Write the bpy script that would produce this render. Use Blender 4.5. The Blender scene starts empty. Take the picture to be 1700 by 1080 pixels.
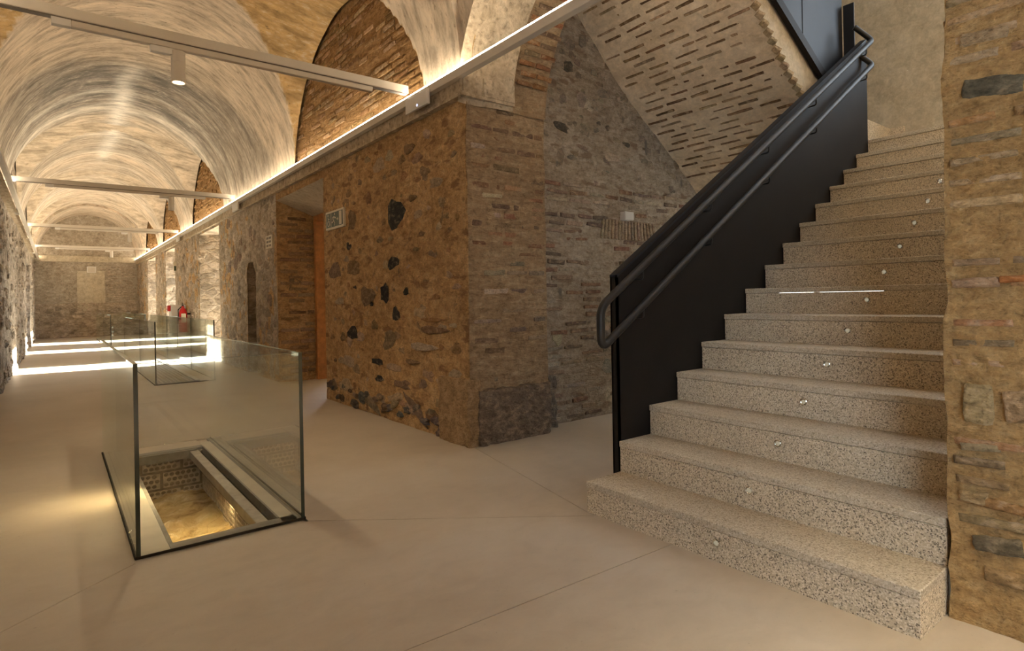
import bpy, bmesh, math, random
import numpy as np
from mathutils import Vector, Matrix

random.seed(7)
SC = bpy.context.scene
COL = SC.collection

# ------------------------------------------------------------------ camera, sky, sun, exposure
TH, FPX, HY, ROLL, CH = 0.6603, 974.644, 495.183, 0.0182, 1.14
sn, cn = math.sin(TH), math.cos(TH)
fw = Vector((sn, cn, 0)); rt = Vector((cn, -sn, 0)); up = Vector((0, 0, 1))
cx = rt * math.cos(ROLL) - up * math.sin(ROLL)
cy = rt * math.sin(ROLL) + up * math.cos(ROLL)
cam = bpy.data.cameras.new('camera')
co = bpy.data.objects.new('camera', cam); COL.objects.link(co)
m = Matrix.Identity(4)
for i in range(3):
    m[i][0] = cx[i]; m[i][1] = cy[i]; m[i][2] = -fw[i]
m.translation = Vector((0, 0, CH))
co.matrix_world = m
cam.sensor_width = 36.0; cam.sensor_fit = 'HORIZONTAL'
cam.lens = FPX * 36 / 1700
cam.shift_y = -(540 - HY) / 1700
cam.clip_start = 0.05; cam.clip_end = 200
SC.camera = co

w = bpy.data.worlds.new('sky'); SC.world = w; w.use_nodes = True
bg = w.node_tree.nodes['Background']
bg.inputs[0].default_value = (0.74, 0.86, 1.0, 1); bg.inputs[1].default_value = 12.0

sun = bpy.data.lights.new('sun', 'SUN'); sun.energy = 112.0; sun.angle = 0.012; sun.color = (1, .95, .86)
so = bpy.data.objects.new('sun', sun); COL.objects.link(so)
d = Vector((-1, 0.09, -0.555)).normalized()
so.rotation_euler = d.to_track_quat('-Z', 'Y').to_euler()

SC.view_settings.view_transform = 'Standard'; SC.view_settings.look = 'None'
SC.view_settings.gamma = 1.0; SC.view_settings.use_curve_mapping = False
SC.view_settings.exposure = 0.0
SC.cycles.use_denoising = True
SC.cycles.max_bounces = 9; SC.cycles.diffuse_bounces = 6; SC.cycles.glossy_bounces = 4
SC.cycles.transparent_max_bounces = 24; SC.cycles.transmission_bounces = 4
SC.cycles.caustics_reflective = False; SC.cycles.caustics_refractive = False
SC.cycles.sample_clamp_indirect = 6.0

LED_STRENGTH = 40.0
LED_COL = (1.0, 0.84, 0.63)

# ------------------------------------------------------------------ noise
def _hash(ix, iy, iz, s):
    h = (ix * 374761393 + iy * 668265263 + iz * 2147483647 + s * 1274126177) & 0xFFFFFFFF
    h = ((h ^ (h >> 13)) * 1274126177) & 0xFFFFFFFF
    h = (h ^ (h >> 16)) & 0xFFFF
    return h.astype(np.float64) / 32767.5 - 1.0

def vnoise(p, s=0):
    f = np.floor(p); i = f.astype(np.int64); t = p - f; t = t * t * (3 - 2 * t)
    r = 0
    for a in (0, 1):
        wx = t[:, 0] if a else 1 - t[:, 0]
        for b in (0, 1):
            wy = t[:, 1] if b else 1 - t[:, 1]
            for c in (0, 1):
                wz = t[:, 2] if c else 1 - t[:, 2]
                r = r + wx * wy * wz * _hash(i[:, 0] + a, i[:, 1] + b, i[:, 2] + c, s)
    return r

def fbm(p, scale, octv=4, s=0, gain=.55):
    p = np.asarray(p, float) * scale; a = 1.0; r = 0; n = 0
    for k in range(octv):
        r = r + a * vnoise(p + 17.3 * k, s + k); n += a; a *= gain; p = p * 2.03
    return r / n

# ------------------------------------------------------------------ mesh helpers
def link(o, parent=None):
    COL.objects.link(o)
    if parent is not None: o.parent = parent
    return o

def obj(name, verts, faces, mat=None, parent=None, smooth=False, kind=None):
    me = bpy.data.meshes.new(name)
    me.from_pydata([tuple(v) for v in verts], [], [tuple(f) for f in faces])
    me.update()
    if mat: me.materials.append(mat)
    if smooth: me.polygons.foreach_set('use_smooth', [True] * len(me.polygons))
    o = link(bpy.data.objects.new(name, me), parent)
    if kind: o['kind'] = kind
    return o

def tag(o, label, cat, group=None):
    o['label'] = label; o['category'] = cat
    if group: o['group'] = group
    return o

def thing(name, label, cat, loc=(0, 0, 0), group=None):
    o = link(bpy.data.objects.new(name, None)); o.location = loc
    o.empty_display_size = .1
    return tag(o, label, cat, group)

def off(o, parent):
    """mesh built in world coordinates, parented to an Empty that stands elsewhere"""
    o.location = -Vector(parent.location)
    return o

class MB:
    def __init__(s): s.v = []; s.f = []
    def add(s, vs, fs):
        b = len(s.v); s.v += [tuple(q) for q in vs]; s.f += [tuple(i + b for i in f) for f in fs]; return s
    def box(s, x0, x1, y0, y1, z0, z1):
        return s.add([(x0,y0,z0),(x1,y0,z0),(x1,y1,z0),(x0,y1,z0),(x0,y0,z1),(x1,y0,z1),(x1,y1,z1),(x0,y1,z1)],
                     [(0,3,2,1),(4,5,6,7),(0,1,5,4),(1,2,6,5),(2,3,7,6),(3,0,4,7)])
    def cbox(s, x0, x1, y0, y1, z0, z1, c=.004):
        """box with chamfered edges"""
        bm = bmesh.new(); bmesh.ops.create_cube(bm, size=1)
        for v in bm.verts:
            v.co = Vector(((x0+x1)/2 + v.co.x*(x1-x0), (y0+y1)/2 + v.co.y*(y1-y0), (z0+z1)/2 + v.co.z*(z1-z0)))
        bmesh.ops.bevel(bm, geom=bm.edges[:], offset=c, segments=1, affect='EDGES', profile=.5)
        bm.verts.index_update()
        s.add([v.co[:] for v in bm.verts], [[v.index for v in f.verts] for f in bm.faces]); bm.free(); return s
    def prism(s, pts, a, axis, thick):
        """extrude polygon pts (2d) along axis from a to a+thick; axis 'x': pts=(y,z), 'y': pts=(x,z), 'z': pts=(x,y)"""
        def mk(p, t): return {'x': (t, p[0], p[1]), 'y': (p[0], t, p[1]), 'z': (p[0], p[1], t)}[axis]
        n = len(pts)
        vs = [mk(p, a) for p in pts] + [mk(p, a + thick) for p in pts]
        fs = [tuple(range(n)), tuple(range(2*n-1, n-1, -1))] + [(i, (i+1) % n, n+(i+1) % n, n+i) for i in range(n)]
        return s.add(vs, fs)
    def tube(s, pts, r, n=12, cap=True):
        pts = [Vector(p) for p in pts]; rings = []; t0 = (pts[1]-pts[0]).normalized()
        ref = Vector((0,0,1)) if abs(t0.z) < .9 else Vector((1,0,0))
        u = t0.cross(ref).normalized()
        vs = []
        for i, p in enumerate(pts):
            if i == 0: t = pts[1]-pts[0]
            elif i == len(pts)-1: t = pts[-1]-pts[-2]
            else: t = (pts[i+1]-p).normalized() + (p-pts[i-1]).normalized()
            t.normalize(); u = (u - t*u.dot(t)).normalized(); v = t.cross(u)
            for k in range(n):
                a = 2*math.pi*k/n; vs.append(p + (u*math.cos(a) + v*math.sin(a))*r)
        fs = []
        for i in range(len(pts)-1):
            for k in range(n):
                fs.append((i*n+k, i*n+(k+1) % n, (i+1)*n+(k+1) % n, (i+1)*n+k))
        if cap: fs += [tuple(range(n-1, -1, -1)), tuple(range((len(pts)-1)*n, len(pts)*n))]
        return s.add(vs, fs)
    def lathe(s, c, prof, n=20, axis='z'):
        vs = []; fs = []
        for (r, h) in prof:
            for k in range(n):
                a = 2*math.pi*k/n; q = (r*math.cos(a), r*math.sin(a))
                vs.append({'z': (c[0]+q[0], c[1]+q[1], c[2]+h), 'x': (c[0]+h, c[1]+q[0], c[2]+q[1]), 'y': (c[0]+q[0], c[1]+h, c[2]+q[1])}[axis])
        for i in range(len(prof)-1):
            for k in range(n): fs.append((i*n+k, i*n+(k+1) % n, (i+1)*n+(k+1) % n, (i+1)*n+k))
        fs += [tuple(range(n-1, -1, -1)), tuple(range((len(prof)-1)*n, len(prof)*n))]
        return s.add(vs, fs)
    def build(s, name, mat, parent=None, smooth=False, kind=None):
        o = obj(name, s.v, s.f, mat, parent, smooth, kind)
        if parent is not None and parent.type == 'EMPTY': off(o, parent)
        return o

def autosmooth(o, ang=.6):
    me = o.data
    me.polygons.foreach_set('use_smooth', [True]*len(me.polygons))
    try: me.set_sharp_from_angle(angle=ang)
    except Exception: pass
    return o

# ------------------------------------------------------------------ materials
def new_mat(name):
    m = bpy.data.materials.new(name); m.use_nodes = True
    nt = m.node_tree; nt.nodes.clear()
    return m, nt

def nd(nt, typ, inp=None, **kw):
    n = nt.nodes.new(typ)
    for k, v in kw.items(): setattr(n, k, v)
    for k, v in (inp or {}).items():
        if isinstance(v, bpy.types.NodeSocket): nt.links.new(v, n.inputs[k])
        else: n.inputs[k].default_value = v
    return n

def ramp(nt, fac, stops):
    n = nt.nodes.new('ShaderNodeValToRGB'); nt.links.new(fac, n.inputs[0])
    e = n.color_ramp.elements
    while len(e) < len(stops): e.new(.5)
    for i, (p, c) in enumerate(stops):
        e[i].position = p
        e[i].color = (c, c, c, 1) if not isinstance(c, tuple) else (*c, 1)
    return n.outputs[0]

def mixc(nt, fac, a, b, mode='MIX'):
    n = nt.nodes.new('ShaderNodeMix'); n.data_type = 'RGBA'; n.blend_type = mode
    for idx, v in ((0, fac), (6, a), (7, b)):
        if isinstance(v, bpy.types.NodeSocket): nt.links.new(v, n.inputs[idx])
        else: n.inputs[idx].default_value = (*v, 1) if isinstance(v, tuple) else v
    return n.outputs[2]

def math_(nt, op, a, b=0.0, c=None):
    n = nt.nodes.new('ShaderNodeMath'); n.operation = op
    for i, v in enumerate((a, b) if c is None else (a, b, c)):
        if isinstance(v, bpy.types.NodeSocket): nt.links.new(v, n.inputs[i])
        else: n.inputs[i].default_value = v
    return n.outputs[0]

def pos(nt, scale=(1, 1, 1), rot=(0, 0, 0)):
    g = nt.nodes.new('ShaderNodeNewGeometry')
    mp = nd(nt, 'ShaderNodeMapping', {'Vector': g.outputs['Position'], 'Scale': scale, 'Rotation': rot})
    return mp.outputs[0]

def noise(nt, vec, scale, detail=6, rough=.6, dist=0.0):
    return nd(nt, 'ShaderNodeTexNoise', {'Vector': vec, 'Scale': scale, 'Detail': detail, 'Roughness': rough, 'Distortion': dist}).outputs[0]

def finish(m, nt, color, rough=.9, bump=None, bstr=.5, bdist=.02, metallic=0.0, spec=.3):
    b = nd(nt, 'ShaderNodeBsdfPrincipled')
    for k, v in (('Base Color', color), ('Roughness', rough), ('Metallic', metallic), ('Specular IOR Level', spec)):
        if isinstance(v, bpy.types.NodeSocket): nt.links.new(v, b.inputs[k])
        else: b.inputs[k].default_value = (*v, 1) if isinstance(v, tuple) else v
    if bump is not None:
        bn = nd(nt, 'ShaderNodeBump', {'Height': bump, 'Strength': bstr, 'Distance': bdist})
        nt.links.new(bn.outputs[0], b.inputs['Normal'])
    o = nd(nt, 'ShaderNodeOutputMaterial'); nt.links.new(b.outputs[0], o.inputs[0])
    return m

def wall_mat(name, c_dark, c_mid, c_light, streak=(1, 1, 2.2), fine=34, rubble=0.0, bstr=.9, bdist=.03, pits=.6, accents=None, sc=1.0):
    m, nt = new_mat(name)
    p = pos(nt); ps = pos(nt, streak)
    n1 = noise(nt, p, 1.1, 5, .6, .3)
    n2 = noise(nt, ps, 6.0*sc, 8, .68, .4)
    n3 = noise(nt, ps, fine*sc, 5, .7)
    n4 = noise(nt, p, 15*sc, 6, .72, .5)
    s = math_(nt, 'ADD', math_(nt, 'MULTIPLY', n1, .35), math_(nt, 'MULTIPLY', n2, .65))
    col = ramp(nt, s, [(.36, c_dark), (.5, c_mid), (.63, c_light)])
    col = mixc(nt, 1.0, col, ramp(nt, n4, [(.30, .52), (.46, .95), (.56, 1.06), (.72, 1.4)]) if fine > 23 else ramp(nt, n4, [(.3, .8), (.7, 1.2)]), 'MULTIPLY')
    col = mixc(nt, ramp(nt, n3, [(.30, pits), (.46, 0.0)]), col, tuple(c*.28 for c in c_dark))
    col = mixc(nt, ramp(nt, n3, [(.56, 0.0), (.74, .45)]), col, tuple(min(1, c*1.3) for c in c_light))
    hgt = math_(nt, 'ADD', math_(nt, 'ADD', math_(nt, 'MULTIPLY', n2, 1.0), math_(nt, 'MULTIPLY', n4, .8)), math_(nt, 'MULTIPLY', n3, .45))
    if accents:
        na = noise(nt, pos(nt, (1, 1, 2.6)), 4.6, 3, .5, .2)
        col = mixc(nt, ramp(nt, na, [(.60, 0.0), (.67, .8)]), col, accents[0])
        nb = noise(nt, pos(nt, (1.3, 1.3, 1.2)), 3.3, 4, .55, .6)
        col = mixc(nt, ramp(nt, nb, [(.29, .85), (.35, 0.0)]), col, accents[1])
    if rubble:
        v = nd(nt, 'ShaderNodeTexVoronoi', {'Vector': pos(nt, (1, 1, 1.5)), 'Scale': rubble}, feature='DISTANCE_TO_EDGE').outputs[0]
        vc = nd(nt, 'ShaderNodeTexVoronoi', {'Vector': pos(nt, (1, 1, 1.5)), 'Scale': rubble}).outputs['Color']
        e = ramp(nt, v, [(.02, 0.0), (.12, 1.0)])
        hsv = nd(nt, 'ShaderNodeSeparateColor', {'Color': vc}).outputs[0]
        tint = ramp(nt, hsv, [(.1, .55), (.5, 1.0), (.9, 1.25)])
        stone = mixc(nt, 1.0, col, tint, 'MULTIPLY')
        col = mixc(nt, math_(nt, 'MULTIPLY', e, .75), col, stone)
        hgt = math_(nt, 'ADD', hgt, math_(nt, 'MULTIPLY', e, .5))
    return finish(m, nt, col, .95, hgt, bstr, bdist, spec=.12)

M = {}
M['pier'] = wall_mat('pier_mortar', (.33,.195,.09), (.54,.345,.165), (.70,.49,.27), fine=30, sc=1.35, accents=((.24,.13,.07), (.17,.135,.10)))
M['jamb'] = wall_mat('jamb_mortar', (.28,.18,.10), (.43,.30,.18), (.55,.42,.27), streak=(1, 1, 4), fine=26, sc=1.4)
M['stairwall'] = wall_mat('stairwell_mortar', (.27,.21,.15), (.41,.335,.25), (.54,.46,.37), streak=(1, 1, 3), fine=26, sc=1.3, accents=((.22,.15,.10), (.16,.145,.13)))
M['far'] = wall_mat('far_rubble', (.28,.22,.15), (.45,.365,.27), (.62,.53,.43), fine=16, rubble=4.2, bstr=.9, bdist=.03)
M['left'] = wall_mat('left_rubble', (.27,.22,.17), (.43,.36,.28), (.58,.51,.43), fine=18, rubble=5.0, bstr=1.0, bdist=.035)
M['end'] = wall_mat('end_render', (.27,.22,.16), (.40,.34,.26), (.52,.46,.37), streak=(1, 1, 1.4), fine=14, bstr=.4)
M['near'] = wall_mat('near_mortar', (.38,.225,.09), (.54,.35,.155), (.64,.45,.225), streak=(1, 1, 2.2), fine=30, bstr=1.0, bdist=.02, pits=.6, sc=2.3)
M['plaster'] = wall_mat('smooth_plaster', (.42,.35,.25), (.52,.45,.33), (.60,.53,.41), streak=(1, 1, 1), fine=22, bstr=.2, bdist=.01, pits=.1)
M['soffit'] = wall_mat('soffit_mortar', (.52,.41,.28), (.67,.55,.40), (.76,.65,.50), streak=(1, .5, 1), fine=22, bstr=.5, bdist=.012, pits=.15)
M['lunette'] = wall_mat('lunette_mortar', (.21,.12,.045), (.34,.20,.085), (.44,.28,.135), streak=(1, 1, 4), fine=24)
M['ledge'] = wall_mat('ledge_plaster', (.34,.27,.18), (.47,.38,.27), (.57,.48,.36), streak=(1, 1, 1), fine=30, bstr=.4)

def vault_mat():
    m, nt = new_mat('vault_plaster')
    a = nd(nt, 'ShaderNodeVertexColor', layer_name='Col').outputs[0]
    p = pos(nt); ps = pos(nt, (1.0, 3.4, 1.0))
    n1 = noise(nt, ps, 2.6, 8, .68, .25); n2 = noise(nt, pos(nt, (1.0, 2.0, 1.0)), 13, 6, .72, .25); n3 = noise(nt, p, 1.3, 4, .6)
    flake = ramp(nt, n2, [(.50, 0.0), (.62, 1.0)])
    col = mixc(nt, 1.0, a, ramp(nt, n1, [(.30, .50), (.46, .88), (.54, 1.06), (.72, 1.38)]), 'MULTIPLY')
    col = mixc(nt, 1.0, col, ramp(nt, n3, [(.3, .80), (.7, 1.16)]), 'MULTIPLY')
    col = mixc(nt, math_(nt, 'MULTIPLY', flake, ramp(nt, n1, [(.42, .0), (.60, .55)])), col, (.66, .58, .46))
    col = mixc(nt, ramp(nt, n2, [(.30, .75), (.42, 0.0)]), col, (.12, .09, .06))
    h = math_(nt, 'ADD', n1, math_(nt, 'MULTIPLY', n2, .7))
    return finish(m, nt, col, .95, h, .6, .016, spec=.08)
M['vault'] = vault_mat()

def piece_mat(name, kind):
    m, nt = new_mat(name)
    c = nd(nt, 'ShaderNodeObjectInfo').outputs['Color']
    p = pos(nt, (1, 1, 1.6))
    n1 = noise(nt, p, 14, 6, .65, .4); n2 = noise(nt, p, 60, 4, .7)
    col = mixc(nt, 1.0, c, ramp(nt, n1, [(.3, .55), (.5, 1.0), (.7, 1.4)]), 'MULTIPLY')
    col = mixc(nt, ramp(nt, n1, [(.52, 0.0), (.66, .75 if kind == 'brick' else .45)]), col, (.44, .33, .22))
    col = mixc(nt, 1.0, col, ramp(nt, n2, [(.28, .45), (.45, .95), (.58, 1.08), (.75, 1.45)]), 'MULTIPLY')
    return finish(m, nt, col, .92, math_(nt, 'ADD', n1, math_(nt, 'MULTIPLY', n2, .8)), .9, .014, spec=.1)
M['stone'] = piece_mat('rubble_stone', 'stone')
M['brick'] = piece_mat('old_brick', 'brick')

def granite(name, dark, mid, light, sc, mixd):
    m, nt = new_mat(name)
    p = pos(nt)
    v = nd(nt, 'ShaderNodeTexVoronoi', {'Vector': p, 'Scale': sc, 'Randomness': 1.0}).outputs['Color']
    r = nd(nt, 'ShaderNodeSeparateColor', {'Color': v}).outputs[0]
    n = noise(nt, p, sc*1.6, 3, .6)
    s = math_(nt, 'ADD', math_(nt, 'MULTIPLY', r, .6), math_(nt, 'MULTIPLY', n, .4))
    col = ramp(nt, s, [(.22, dark), (.36, mid), (.56, mid), (.72, light)])
    n2 = noise(nt, p, 1.7, 4, .6)
    col = mixc(nt, 1.0, col, ramp(nt, n2, [(.3, mixd), (.7, 1.08)]), 'MULTIPLY')
    return finish(m, nt, col, .7, s, .35, .004, spec=.35)
M['riser'] = granite('granite_riser', (.17,.135,.10), (.60,.50,.35), (.80,.70,.55), 210, .92)
M['tread'] = granite('granite_tread', (.30,.25,.18), (.54,.465,.345), (.68,.61,.49), 190, .9)

def simple(name, col, rough=.5, metallic=0.0, spec=.4, nsc=8, amt=.12, bstr=.0):
    m, nt = new_mat(name)
    n = noise(nt, pos(nt), nsc, 5, .6)
    c = mixc(nt, 1.0, col, ramp(nt, n, [(.3, 1-amt), (.7, 1+amt)]), 'MULTIPLY')
    return finish(m, nt, c, rough, n if bstr else None, bstr, .005, metallic, spec)
M['bounce_white'] = simple('bounce_white', (.80,.79,.76), .9, 0, .1, 3, .05)  # pale finish of the added sun-blocking walls, bounces skylight
M['steel_black'] = simple('black_painted_steel', (.013,.011,.010), .62, 0, .2, 5, .15)
M['steel_blue'] = simple('dark_steel_sheet', (.018,.020,.026), .55, 0, .3, 2, .2)
M['rail'] = simple('rail_black', (.022,.021,.021), .5, 0, .35, 10, .1)
M['white'] = simple('white_lacquer', (.72,.69,.64), .4, 0, .4, 6, .04)
M['alu'] = simple('painted_aluminium', (.62,.56,.47), .45, .0, .4, 5, .05)
M['alu_dark'] = simple('track_slot', (.16,.13,.10), .5, .0, .3, 5, .05)
M['galv'] = simple('galvanised_steel', (.50,.48,.43), .38, .75, .5, 14, .2)
M['galv_dull'] = simple('dull_steel_frame', (.27,.26,.23), .5, .5, .4, 14, .2)
M['cream_plate'] = simple('cream_sealed_plate', (.56,.52,.42), .4, .1, .4, 6, .1)
M['grate'] = simple('pale_grating', (.60,.59,.56), .35, .2, .5, 14, .1)
M['wood'] = simple('orange_wood', (.52,.23,.075), .45, 0, .4, 14, .25)
M['red'] = simple('red_enamel', (.55,.02,.02), .3, 0, .5, 6, .05)
M['dark'] = simple('dark_gap', (.03,.026,.02), .9, 0, .2, 8, .2)
M['sign_green'] = simple('sign_green', (.055,.075,.045), .5, 0, .3, 8, .05)
M['sign_white'] = simple('sign_white', (.66,.60,.46), .5, 0, .3, 8, .03)
M['chrome'] = simple('chrome', (.75,.74,.70), .18, 1.0, .5, 8, .03)
M['pitbrick'] = simple('perforated_brick_grey', (.56,.48,.37), .9, 0, .15, 18, .3, .4)
M['pitmortar'] = simple('pit_mortar', (.30,.25,.18), .95, 0, .1, 14, .3, .5)

def floor_mat():
    m, nt = new_mat('polished_concrete')
    p = pos(nt); n1 = noise(nt, p, .9, 6, .62, .4); n2 = noise(nt, pos(nt, (1, 1.6, 1)), 5, 7, .65, .5); n3 = noise(nt, p, 45, 3, .6)
    s = math_(nt, 'ADD', math_(nt, 'MULTIPLY', n1, .6), math_(nt, 'MULTIPLY', n2, .4))
    col = ramp(nt, s, [(.32, (.46,.395,.315)), (.5, (.56,.49,.40)), (.68, (.63,.565,.48))])
    col = mixc(nt, ramp(nt, n3, [(.24, .35), (.34, 0.0)]), col, (.25,.20,.15))
    r = ramp(nt, n2, [(.3, .36), (.7, .56)])
    return finish(m, nt, col, r, n2, .06, .01, spec=.4)
M['floor'] = floor_mat()

def rock_mat():
    m, nt = new_mat('ochre_bedrock')
    p = pos(nt); n1 = noise(nt, p, 5, 8, .65, .8); n2 = noise(nt, p, 22, 5, .6)
    v = nd(nt, 'ShaderNodeTexVoronoi', {'Vector': nd(nt, 'ShaderNodeVectorMath', {0: p, 1: (0, 0, 0)}).outputs[0], 'Scale': 2.6}, feature='DISTANCE_TO_EDGE').outputs[0]
    col = ramp(nt, n1, [(.34, (.26,.165,.06)), (.48, (.55,.40,.19)), (.56, (.62,.47,.24)), (.68, (.78,.66,.42))])
    col = mixc(nt, ramp(nt, v, [(.0, .4), (.012, 0.0)]), col, (.30,.20,.09))
    return finish(m, nt, col, .95, math_(nt, 'ADD', n1, math_(nt, 'MULTIPLY', n2, .5)), 1.0, .06, spec=.05)
M['rock'] = rock_mat()

def emit(name, col, s):
    m, nt = new_mat(name)
    e = nd(nt, 'ShaderNodeEmission', {'Color': (*col, 1), 'Strength': s})
    o = nd(nt, 'ShaderNodeOutputMaterial'); nt.links.new(e.outputs[0], o.inputs[0]); return m
M['led'] = emit('warm_led', LED_COL, LED_STRENGTH)
M['lamp'] = emit('spot_lens_glow', (1.0,.80,.50), 14)
M['bluedot'] = emit('blue_led_dot', (.55,.6,1.0), 6)
M['steplens'] = emit('step_lens', (1.0,.86,.6), .35)

def glass_mat():
    m, nt = new_mat('clear_glass')
    fc = nd(nt, 'ShaderNodeLayerWeight', {'Blend': .5}).outputs['Facing']
    fac = math_(nt, 'ADD', .045, math_(nt, 'MULTIPLY', math_(nt, 'POWER', fc, 4.5), .95))
    t = nd(nt, 'ShaderNodeBsdfTransparent', {'Color': (.985,.992,.985, 1)})
    g = nd(nt, 'ShaderNodeBsdfGlossy', {'Color': (.95,1,.97, 1), 'Roughness': .015})
    mx = nd(nt, 'ShaderNodeMixShader', {0: fac, 1: t.outputs[0], 2: g.outputs[0]})
    o = nd(nt, 'ShaderNodeOutputMaterial'); nt.links.new(mx.outputs[0], o.inputs[0]); return m
M['glass'] = glass_mat()
M['glass_edge'] = simple('glass_edge_dark', (.035,.05,.042), .15, 0, .6, 8, .1)
M['glass_edge_light'] = simple('glass_edge_pale', (.30,.40,.35), .15, 0, .6, 8, .1)

# ------------------------------------------------------------------ rough wall panels
class Rough:
    def __init__(s, amp=.012, scale=5.0): s.V = []; s.F = []; s.amp = amp; s.sc = scale; s.n = 0
    def panel(s, O, U, V, lu, lv, step=.05, keep=None):
        O, U, V = (np.array(q, float) for q in (O, U, V))
        nu, nv = max(1, int(round(lu/step))), max(1, int(round(lv/step)))
        uu = np.linspace(0, lu, nu+1); vv = np.linspace(0, lv, nv+1)
        A, B = np.meshgrid(uu, vv, indexing='ij'); A = A.ravel(); B = B.ravel()
        P = O + A[:, None]*U + B[:, None]*V
        s.V.append(P)
        I = np.arange((nu+1)*(nv+1)).reshape(nu+1, nv+1)
        q = np.stack([I[:-1, :-1], I[1:, :-1], I[1:, 1:], I[:-1, 1:]], -1).reshape(-1, 4)
        if keep is not None:
            cu = (uu[:-1]+uu[1:])/2; cv = (vv[:-1]+vv[1:])/2
            CU, CV = np.meshgrid(cu, cv, indexing='ij')
            q = q[keep(CU.ravel(), CV.ravel())]
        s.F.append(q + s.n); s.n += len(P); return s
    def build(s, name, mat, parent=None, kind=None, lo=.35):
        P = np.concatenate(s.V)
        D = np.stack([fbm(P, s.sc, 4, 11*k+3) for k in range(3)], 1)*s.amp
        D += np.stack([fbm(P, s.sc*.22, 2, 31*k+5) for k in range(3)], 1)*s.amp*lo
        D[:, 2] *= .4
        P = P + D
        return obj(name, P.tolist(), np.concatenate(s.F).tolist(), mat, parent, True, kind)

# ------------------------------------------------------------------ pieces: stones and bricks
def stone_mesh(k):
    r = random.Random(100+k); n = 10; vs = []; fs = []
    rad = [.5*(1+r.uniform(-.42, .18)) for _ in range(n)]
    for (sc, h) in ((1.0, -1.2), (.95, .45), (.66, .95)):
        for j in range(n):
            a = 2*math.pi*(j+r.uniform(-.18, .18))/n if h < 0 else 2*math.pi*j/n
            vs.append((rad[j]*sc*math.cos(a), rad[j]*sc*math.sin(a), h+r.uniform(-.15, .15)))
    for L in (0, 1):
        for j in range(n): fs.append((L*n+j, L*n+(j+1) % n, (L+1)*n+(j+1) % n, (L+1)*n+j))
    fs.append(tuple(range(2*n, 3*n)))
    me = bpy.data.meshes.new('stone'); me.from_pydata(vs, [], fs); me.materials.append(M['stone']); return me
def brick_mesh(k):
    r = random.Random(300+k)
    o = [(-.5,-.42),(-.47,-.5),(-.15,-.5),(.2,-.48),(.47,-.5),(.5,-.4),(.5,.42),(.46,.5),(.15,.48),(-.2,.5),(-.47,.5),(-.5,.4)]
    o = [(x+r.uniform(-.02,.02), y+r.uniform(-.09,.09)) for x, y in o]; n = len(o); vs = []
    for sc, h in ((1.0, -1.2), (1.0, .6), (.93, 1.0)):
        for (x, y) in o: vs.append((x*sc, y*(sc if sc == 1 else .8), h+(r.uniform(-.12,.12) if h > 0 else 0)))
    fs = []
    for L in (0, 1):
        for j in range(n): fs.append((L*n+j, L*n+(j+1) % n, (L+1)*n+(j+1) % n, (L+1)*n+j))
    fs.append(tuple(range(2*n, 3*n)))
    me = bpy.data.meshes.new('brick'); me.from_pydata(vs, [], fs); me.materials.append(M['brick']); return me
STONES = [stone_mesh(k) for k in range(10)]
BRICKS = [brick_mesh(k) for k in range(8)]

def frame(p, u, v, n, su, sv, sn_, ang=0.0):
    u, v, n = Vector(u), Vector(v), Vector(n)
    c, s = math.cos(ang), math.sin(ang); u, v = u*c+v*s, v*c-u*s
    mm = Matrix.Identity(4)
    for i in range(3):
        mm[i][0] = u[i]*su; mm[i][1] = v[i]*sv; mm[i][2] = n[i]*sn_
    mm.translation = Vector(p); return mm

def piece(kind, parent, p, u, v, n, wu, wv, dep, col, ang=0.0):
    me = random.choice(STONES if kind == 'stone' else BRICKS)
    o = bpy.data.objects.new(kind, me); COL.objects.link(o); o.parent = parent
    o.matrix_basis = frame(p, u, v, n, wu, wv, dep, ang)
    o.color = (*col, 1); return o

def joined(name, kind, parent, items, mat):
    """many small pieces as one part (stuff)"""
    V = []; F = []; b = 0
    for (p, u, v, n, wu, wv, dep, ang) in items:
        me = random.choice(STONES if kind == 'stone' else BRICKS)
        mm = frame(p, u, v, n, wu, wv, dep, ang)
        V += [tuple(mm @ q.co) for q in me.vertices]
        F += [tuple(i+b for i in q.vertices) for q in me.polygons]; b += len(me.vertices)
    o = obj(name, V, F, mat, parent); o['kind'] = 'stuff'; return o

def toward(c, d, k): return tuple(x*(1-k)+y*k for x, y in zip(c, d))
def vary(c, a=.25):
    k = 1+random.uniform(-a, a); return tuple(max(0, min(1, x*k*(1+random.uniform(-.06,.06)))) for x in c)

# ================================================================== SETTING
XR, XL, ZS = 2.512, -.60, 2.9           # corridor faces, springing
XC, HA = (XR-.55)/2, (XR+.55)/2
YE = 27.0
ex, ey, ez = (1,0,0), (0,1,0), (0,0,1)
mx_, my_ = (-1,0,0), (0,-1,0)

# ---- floor slabs (with open joints) ---------------------------------
Amid = (-.75, 2.29); G1 = (.262, 3.085); G2 = (1.022, 3.085); S = (2.2, 2.17); PC = (2.53, 3.79)
PIT = (.40, 1.0, 3.20, 5.26)
flo = MB()
Z0 = -.012
flo.box(-.9, 3.35, -4.2, 3.08, -.3, Z0); flo.box(-.9, PIT[0]-.02, 3.08, 5.6, -.3, Z0); flo.box(PIT[1]+.06, 8, 3.08, 5.6, -.3, Z0)
flo.box(-.9, 3.4, 5.6, 27.3, -.3, Z0); flo.box(3.3, 7.6, -1, 3.08, -.3, Z0); flo.box(3.3, 6.6, 5.6, 11.5, -.3, Z0)
flo.box(PIT[0]-.02, PIT[1]+.06, 3.08, PIT[2]-.02, -.3, Z0); flo.box(PIT[0]-.02, PIT[1]+.06, PIT[3]+.02, 5.6, -.3, Z0)
floor = flo.build('floor', M['floor'], kind='structure')
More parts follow.
